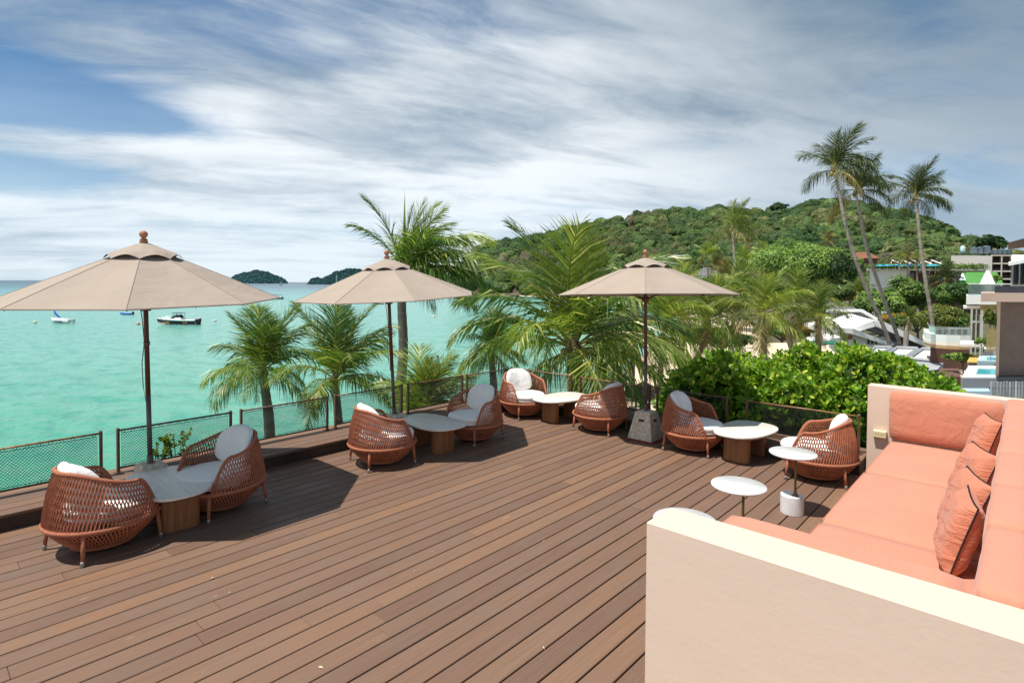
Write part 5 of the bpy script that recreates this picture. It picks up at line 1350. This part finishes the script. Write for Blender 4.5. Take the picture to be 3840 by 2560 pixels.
# terraces with plunge pools
root, o = building('pool_terraces', 3670, 1420, 18, 'stepped pale terraces with two small turquoise plunge pools', 'terrace')
def flat(nm, m_, cs, z, th, root=root, o=o):
    b = MB(); v = [onz(x, y, z)-o for x, y in cs]; b.hexa([Vector((q.x, q.y, z-o.z-th)) for q in v]+[Vector((q.x, q.y, z-o.z)) for q in v]); return b.obj(nm, m_, root)
z1 = at(3670, 1415, 17).z; z2 = at(3690, 1350, 20).z; z3 = at(3640, 1478, 14.5).z
flat('lower_terrace', mat('pale_terrace', (.62, .62, .60), .8, .05, 1.), [(3606, 1413), (3900, 1424), (3900, 1372), (3632, 1370)], z1, 2.6)
flat('pool', poolm, [(3660, 1402), (3900, 1408), (3900, 1384), (3668, 1382)], z1+.006, .02)
b = BB(o); sb(b, 3605, 3900, 1418, 1500, 16.2, .3); b.obj('retaining_wall', bluew, root)
flat('upper_terrace', mat('blue_tile', (.42, .55, .62), .6, .06, 2.), [(3664, 1352), (3900, 1358), (3900, 1334), (3672, 1333)], z2, 1.0)
flat('pool', poolm, [(3700, 1350), (3900, 1354), (3900, 1340), (3700, 1338)], z2+.006, .02)
b = BB(o); sb(b, 3690, 3760, 1310, 1332, 22, 1.2); b.obj('top_planter', mat('pale_terrace', (.62, .62, .60)), root)
b = BB(o); sb(b, 3572, 3712, 1466, 1484, 13.2, .5); b.obj('blue_coping', mat('sky_blue_render', (.40, .54, .66), .7, .05, 1.), root)
b = BB(o); sb(b, 3585, 3712, 1484, 1560, 13.3, .4); b.obj('outer_wall', bluew, root)
root, o = building('slat_fence', 3790, 1470, 11.5, 'weathered grey slatted fence above the far end of the sofa wall', 'fence')
weath = mat('weathered_slat', (.36, .36, .355), .85, .35, 5., stretch=(1, 1, .2), bump=.4, bs=8, rnd=.3)
for k in range(30):
    b = BB(o); x = 3710+k*11.6; sb(b, x, x+8.6, 1432-(k % 3), 1560, 11.5+.02*(k % 2), .04); b.obj('slat', weath, root)
b = BB(o); sb(b, 3708, 4060, 1452, 1458, 11.62, .05); b.obj('rail', slate, root)
root, o = building('bamboo_screen', 3720, 1270, 19, 'narrow yellow bamboo screen beside the brown panel', 'screen')
for k in range(10):
    b = BB(o); x = 3698+k*3.8; sb(b, x, x+3.2, 1234, 1316, 19.5, .04); b.obj('slat', bamboo, root)
root, o = building('yellow_awning', 3640, 1345, 23, 'small mustard yellow awning half covered by plants', 'awning')
quadroof([(3626, 1356, 21.5), (3668, 1358, 21.5), (3680, 1332, 24), (3640, 1332, 24)], mat('mustard_cloth', (.60, .38, .09), .8, .15, 5.), 'roof', root, o, .04)
b = BB(o); sb(b, 3628, 3631, 1356, 1400, 21.8, .05); sb(b, 3664, 3667, 1358, 1400, 21.8, .05); b.obj('posts', white, root)

# ---- thatched beach parasols on the sand
thatch = mat('thatch', (.16, .11, .085), .95, .3, 14., bump=1., bs=30)
def thatched(px, py, d, r, lab):
    p = pxat(px, d, SEA+.35); rt = empty('thatched_parasol', p, 0, lab, 'parasol', 'thatched parasols on the beach'); b = MB()
    b.lathe([(r*1.02, 1.95), (r, 2.05), (r*.6, 2.35), (r*.15, 2.62), (.05, 2.7)], 16); 
    b.v = [(x*(1+.05*noise.noise(Vector((x*4, y*4, z)))), y*(1+.05*noise.noise(Vector((x*4, y*4, z+5)))), z) for x, y, z in b.v]; b.obj('thatch_roof', thatch, rt)
    b = MB(); b.tube([(0, 0, 0), (0, 0, 2.5)], .05, 6); b.obj('pole', trunk_m, rt)
thatched(2375, 1520, 23, 1.0, 'thatched parasol on the sand seen through the netting left of the third pole')
thatched(2420, 1500, 29, 1.1, 'second thatched parasol farther up the beach behind the first')

# ================================================================== BOATS, BUOYS AND SWIMMERS
gel = mat('white_gelcoat', (.80, .80, .78), .3, .03, 1.); navy = mat('black_hull_paint', (.018, .020, .026), .3, .2, 2.); blk = mat('black_fittings', (.02, .02, .022), .4, .2, 4.)
gold = mat('gold_decal', (.45, .20, .04), .4, .4, 6.); bluec = mat('blue_boat_cover', (.02, .13, .50), .6, .1, 2.); ltblue = mat('light_blue_hull', (.06, .32, .55), .5, .1, 2.)
def hull(mb, L, B, D, sheer=.25, z0=-.15, n=16, y0=0., a=0., b=1., flare=1.):
    "lofted hull, bow at +x; a..b picks a band of the side height"
    rows = []
    for i in range(n+1):
        t = i/n; x = -L/2+L*t; w = B/2*(1 if t < .45 else max(.02, 1-((t-.45)/.55)**2.2)); top = D*(1+sheer*t*t*1.6); kl = z0+.5*D*max(0, (t-.72)/.28)**2
        row = []
        for s in (a, a+(b-a)*.5, b):
            z = kl+(top-kl)*s; ww = w*(.45+.55*s**.6)*flare; row.append((x+(.10*L*s*max(0, t-.8)*2), ww, z))
        rows.append(row)
    base = len(mb.v)
    for row in rows:
        for (x, w, z) in row: mb.v.append((x, -w, z))
        for (x, w, z) in row[::-1]: mb.v.append((x, w, z))
    m = 6
    for i in range(n):
        for k in range(m-1): q = base+i*m+k; mb.face([q, q+1, q+m+1, q+m])
        q = base+i*m; mb.face([q+m-1, q, q+m, q+2*m-1])
    mb.face([base+k for k in range(m)]); mb.face([base+n*m+k for k in range(m-1, -1, -1)])
def boat_root(name, px, py, head, lab, cat='boat', group=None, L=None):
    p = onz(px, py, SEA); return empty(name, (p.x, p.y, SEA), head, lab, cat, group)
LEFTH = atan2(-right0.y, -right0.x)
rt = boat_root('speedboat', 665, 1218, LEFTH+.12, 'black and white speedboat with a tower top, just right of the left parasol pole', group='moored boats')
b = MB(); hull(b, 6.6, 2.3, .95, a=0, b=.28); b.obj('lower_hull', gel, rt, True)
b = MB(); hull(b, 6.62, 2.32, .95, a=.28, b=.8); hb = b.obj('hull_side', navy, rt, True)
b = MB(); hull(b, 6.66, 2.36, .95, a=.8, b=1.0); b.obj('gunwale', gel, rt, True)
for s in (1, -1):
    for x0, x1 in ((.9, 2.1), (-2.2, -1.4)):
        b = MB(); b.box(x0, x1, s*1.09-.02, s*1.09+.02, .34, .60, bev=.01); b.obj('flame_decal', gold, hb)
b = MB(); b.box(.1, 2.3, -.75, .75, .98, 1.28, bev=.18); b.box(-1., .2, -.8, .8, .95, 1.35, bev=.1); b.obj('cabin', gel, rt)
b = MB(); b.add([(1.0, -.7, 1.28), (1.0, .7, 1.28), (.15, .62, 1.85), (.15, -.62, 1.85), (-.9, .7, 1.35), (-.9, -.7, 1.35), (-.6, .62, 1.85), (-.6, -.62, 1.85)], [[0, 1, 2, 3], [1, 4, 6, 2], [0, 3, 7, 5]]); b.obj('windshield', glass, rt)
b = MB()
for s in (.72, -.72):
    for x0, x1 in ((.7, .3), (-.4, -.3), (-1.1, -.9)): b.tube([(x0, s, 1.2), (x1, s, 2.2)], .035, 5)
b.box(-1.15, .6, -.85, .85, 2.2, 2.26); b.obj('tower_top', blk, rt)
for s in (.4, -.4):
    b = MB(); b.box(-4.0, -3.35, s-.22, s+.22, .55, 1.25, bev=.12); b.box(-3.9, -3.6, s-.1, s+.1, -.3, .6); b.obj('outboard_motor', blk, rt)
b = MB(); b.tube([(3.6, .0, 1.35), (2.4, .7, 1.55), (1., .95, 1.5)], .02, 4); b.tube([(3.6, 0, 1.35), (2.4, -.7, 1.55), (1., -.95, 1.5)], .02, 4); b.obj('bow_rail', steel_cap, rt)

rt = boat_root('sailing_dinghy', 232, 1212, LEFTH-.15, 'small white keelboat with a blue furled sail cover, under the left parasol canopy', group='moored boats')
b = MB(); hull(b, 4.3, 1.7, .75, a=0, b=1); b.obj('hull', gel, rt, True)
b = MB(); b.box(-1.0, 1.2, -.55, .55, .76, .92, bev=.06); b.obj('coaming', gel, rt)
b = MB(); b.tube([(1.6, 0, .8), (1.6, 0, 2.6)], .04, 6); b.obj('mast', steel_cap, rt)
b = MB(); b.tube([(.35, 0, 1.1), (1.0, 0, 1.45), (1.5, 0, 2.0), (1.62, 0, 2.45)], [.10, .17, .15, .07], 7); b.obj('sail_cover', bluec, rt, True)
b = MB()
for s in (1, -1): b.box(-.8, .9, s*.80-.03, s*.80+.03, .25, .5, bev=.005)
b.obj('hull_lettering', mat('navy_print', (.08, .11, .20), .5, .6, 9.), rt)

def rib_boat(px, py, head, lab, m_, L=2.8):
    rt = boat_root('inflatable_boat', px, py, head, lab, group='moored boats'); b = MB()
    pts = [(-L*.5, -.55, .22), (L*.2, -.55, .24), (L*.42, -.35, .32), (L*.52, 0, .4), (L*.42, .35, .32), (L*.2, .55, .24), (-L*.5, .55, .22)]; b.tube(pts, [.17]*7, 8); b.obj('tube', m_, rt, True)
    b = MB(); b.box(-L*.45, L*.35, -.5, .5, .02, .14); b.obj('floor', gel, rt); b = MB(); b.box(-L*.62, -L*.46, -.16, .16, .1, .75, bev=.05); b.obj('outboard_motor', blk, rt)
rib_boat(475, 1180, LEFTH, 'bright blue inflatable boat left of the left parasol pole', bluec)
rib_boat(1106, 1147, LEFTH, 'light blue dinghy between the first two parasols', ltblue, 3.2)

rt = boat_root('longtail_boat', 1040, 1121, LEFTH, 'dark wooden longtail boat with a flat canopy between the first two parasols', group='moored boats')
b = MB(); hull(b, 5.6, 1.5, .55, sheer=1.2); b.obj('hull', mat('dark_boat_wood', (.035, .03, .028), .6, .2, 2.), rt, True)
b = MB(); b.box(-2.0, 1.9, -.85, .85, 2.05, 2.16, bev=.02); b.obj('canopy', mat('dark_teal_canvas', (.02, .05, .055), .8, .2, 2.), rt)
b = MB()
for x in (-1.9, -.6, .6, 1.8):
    for s in (.75, -.75): b.tube([(x, s, .5), (x, s, 2.05)], .05, 4)
b.obj('canopy_posts', white, rt)
b = MB(); b.box(-2.6, -2.1, -.2, .2, .6, 1.2, bev=.05); b.obj('engine', blk, rt)

rt = boat_root('sailing_yacht', 1272, 1153, LEFTH, 'white sailing yacht with a bare mast, mostly hidden below the middle parasol rim', group='moored boats')
b = MB(); hull(b, 7.2, 2.3, .8, sheer=.15); b.obj('hull', gel, rt, True)
b = MB(); hull(b, 7.25, 2.33, .8, sheer=.15, a=.80, b=.88); b.obj('hull_stripe', bluec, rt)
b = MB(); b.box(-1.6, 1.8, -.7, .7, .85, 1.35, bev=.15); b.obj('cabin', gel, rt); b = MB(); b.box(-1.2, 1.3, -.715, .715, 1.05, 1.2); b.obj('cabin_window', glass, rt)
b = MB(); b.tube([(.9, 0, .9), (.9, 0, 10.3)], [.09, .06], 6); b.obj('mast', gel, rt); b = MB(); b.tube([(.8, 0, 2.0), (-2.4, 0, 2.0)], .13, 6); b.obj('boom', bluec, rt)
b = MB(); b.tube([(3.7, 0, 1.2), (.9, 0, 9.8), (-3.4, 0, 1.)], .02, 3); b.obj('stays', blk, rt)
rt = boat_root('kayak', 1420, 1141, LEFTH, 'thin brown kayak just left of the tall palm behind the middle parasol', group='moored boats'); b = MB(); hull(b, 4.0, .7, .28, sheer=.6); b.obj('hull', mat('brown_kayak', (.12, .07, .05), .5, .1, 2.), rt)
b = MB(); b.box(-.5, .5, -.2, .2, .28, .34); b.obj('cockpit', blk, rt)
p = at(1054, 1058, 1350); rt = empty('distant_sailboat', (p.x, p.y, SEA), LEFTH+.6, 'tiny white sailboat in front of the left far island', 'boat', 'moored boats'); b = MB(); hull(b, 9, 2.6, 1.0); b.obj('hull', gel, rt)
b = MB(); b.add([(.2, .05, 1.5), (-3.6, .05, 1.5), (.2, .05, 11.), (.2, -.05, 1.5), (-3.6, -.05, 1.5), (.2, -.05, 11.)], [[0, 1, 2], [5, 4, 3], [0, 3, 4, 1], [1, 4, 5, 2], [2, 5, 3, 0]]); b.obj('mainsail', gel, rt)
b = MB(); b.add([(.5, .05, 1.5), (4.2, .05, 1.5), (.5, .05, 9.), (.5, -.05, 1.5), (4.2, -.05, 1.5), (.5, -.05, 9.)], [[2, 1, 0], [3, 4, 5], [1, 4, 3, 0], [2, 5, 4, 1], [0, 3, 5, 2]]); b.obj('jib', gel, rt)
bu_w = mat('cream_buoy', (.78, .62, .48), .5, .1, 3.); bu_r = mat('orange_buoy', (.70, .25, .10), .5, .1, 3.)
BU = [(131, 1211, 0, 'cream mooring buoy left of the white keelboat'), (519, 1217, 1, 'orange mooring buoy left of the left parasol pole'), (734, 1154, 0, 'cream buoy just under the right edge of the left canopy'), (806, 1205, 0, 'small cream buoy right of the speedboat motors'),
      (750, 1139, 2, 'first white float of the line under the left canopy rim'), (783, 1138, 2, 'second white float of the line under the left canopy rim'), (826, 1137, 2, 'third white float of the line under the left canopy rim'), (852, 1136, 3, 'dark float at the right end of the line'),
      (960, 1134, 2, 'white float straight below the right tip of the left canopy'), (990, 1135, 2, 'white float left of the longtail boat below its bow'), (1018, 1134, 2, 'white float below the longtail boat'), (1049, 1135, 2, 'white float below and right of the longtail boat'), (1018, 1146, 0, 'larger cream float nearer than the longtail boat'),
      (1442, 1149, 0, 'cream buoy right of the brown kayak'), (1627, 1189, 0, 'lone cream buoy in open water right of the tall palm trunk'), (1897, 1155, 1, 'red buoy near the headland shore'), (1731, 1167, 2, 'white buoy between the tall palm and the headland')]
for x, y, c_, lab in BU:
    p = onz(x, y, SEA); d = (p-EYE).dot(FWD); r = .28 if c_ != 2 else .25
    if y > 1185: r = .30
    rt = empty('mooring_buoy', p, 0, lab, 'buoy', 'mooring buoys in the bay'); b = MB(); blob(b, (0, 0, r*.45), (r, r, r), hi=True, amp=.02); b.obj('float', (bu_w, bu_r, gel, blk)[c_], rt, True); b = MB(); b.tube([(0, 0, r*1.3), (0, 0, r*1.65)], r*.18, 6); b.obj('ring', blk, rt)

skin = mat('wet_skin', (.42, .22, .14), .5, .1, 6.); hair = mat('dark_hair', (.02, .015, .012), .6, .2, 10.)
def swimmer(px, py, arm, lab, s=1.15):
    p = onz(px, py, SEA); rt = empty('person', (p.x, p.y, SEA), atan2(-fwd0.y, -fwd0.x)+.5, lab, 'person', 'swimmers off the beach')
    me = bpy.data.meshes.new('body'); V_ = [(0, 0, -.75), (0, 0, -.45), (0, 0, -.12), (.01, 0, .02), (.02, 0, .10), (.03, 0, .20), (0, .16, -.10), (.10, .30, -.06 if not arm else .12), (.28, .34, .02 if not arm else .38), (0, -.16, -.10), (.12, -.30, -.08), (.34, -.28, .0), (.0, .08, -.95), (.0, -.08, -.95)]
    E_ = [(0, 1), (1, 2), (2, 3), (3, 4), (4, 5), (2, 6), (6, 7), (7, 8), (2, 9), (9, 10), (10, 11), (0, 12), (0, 13)]
    me.from_pydata([tuple(c*s for c in v) for v in V_], E_, []); o_ = link('body', me, rt); me.materials.append(skin)
    sk = o_.modifiers.new('skin', 'SKIN'); rad = [.13, .14, .15, .055, .095, .085, .065, .045, .03, .065, .045, .03, .08, .08]
    for v, r in zip(me.skin_vertices[0].data if me.skin_vertices else [], rad): v.radius = (r*s, r*s)
    if not me.skin_vertices:
        pass
    sb_ = o_.modifiers.new('sub', 'SUBSURF'); sb_.levels = sb_.render_levels = 1
    b = MB(); blob(b, (0.015*s, 0, .17*s), (.115*s, .105*s, .105*s), hi=True, amp=.08); b.obj('hair', hair, rt, True)
swimmer(1602, 1351, 0, 'swimmer with dark hair, the left one of two heads in the water')
swimmer(1642, 1343, 1, 'swimmer with one arm raised, the right one of two heads in the water')
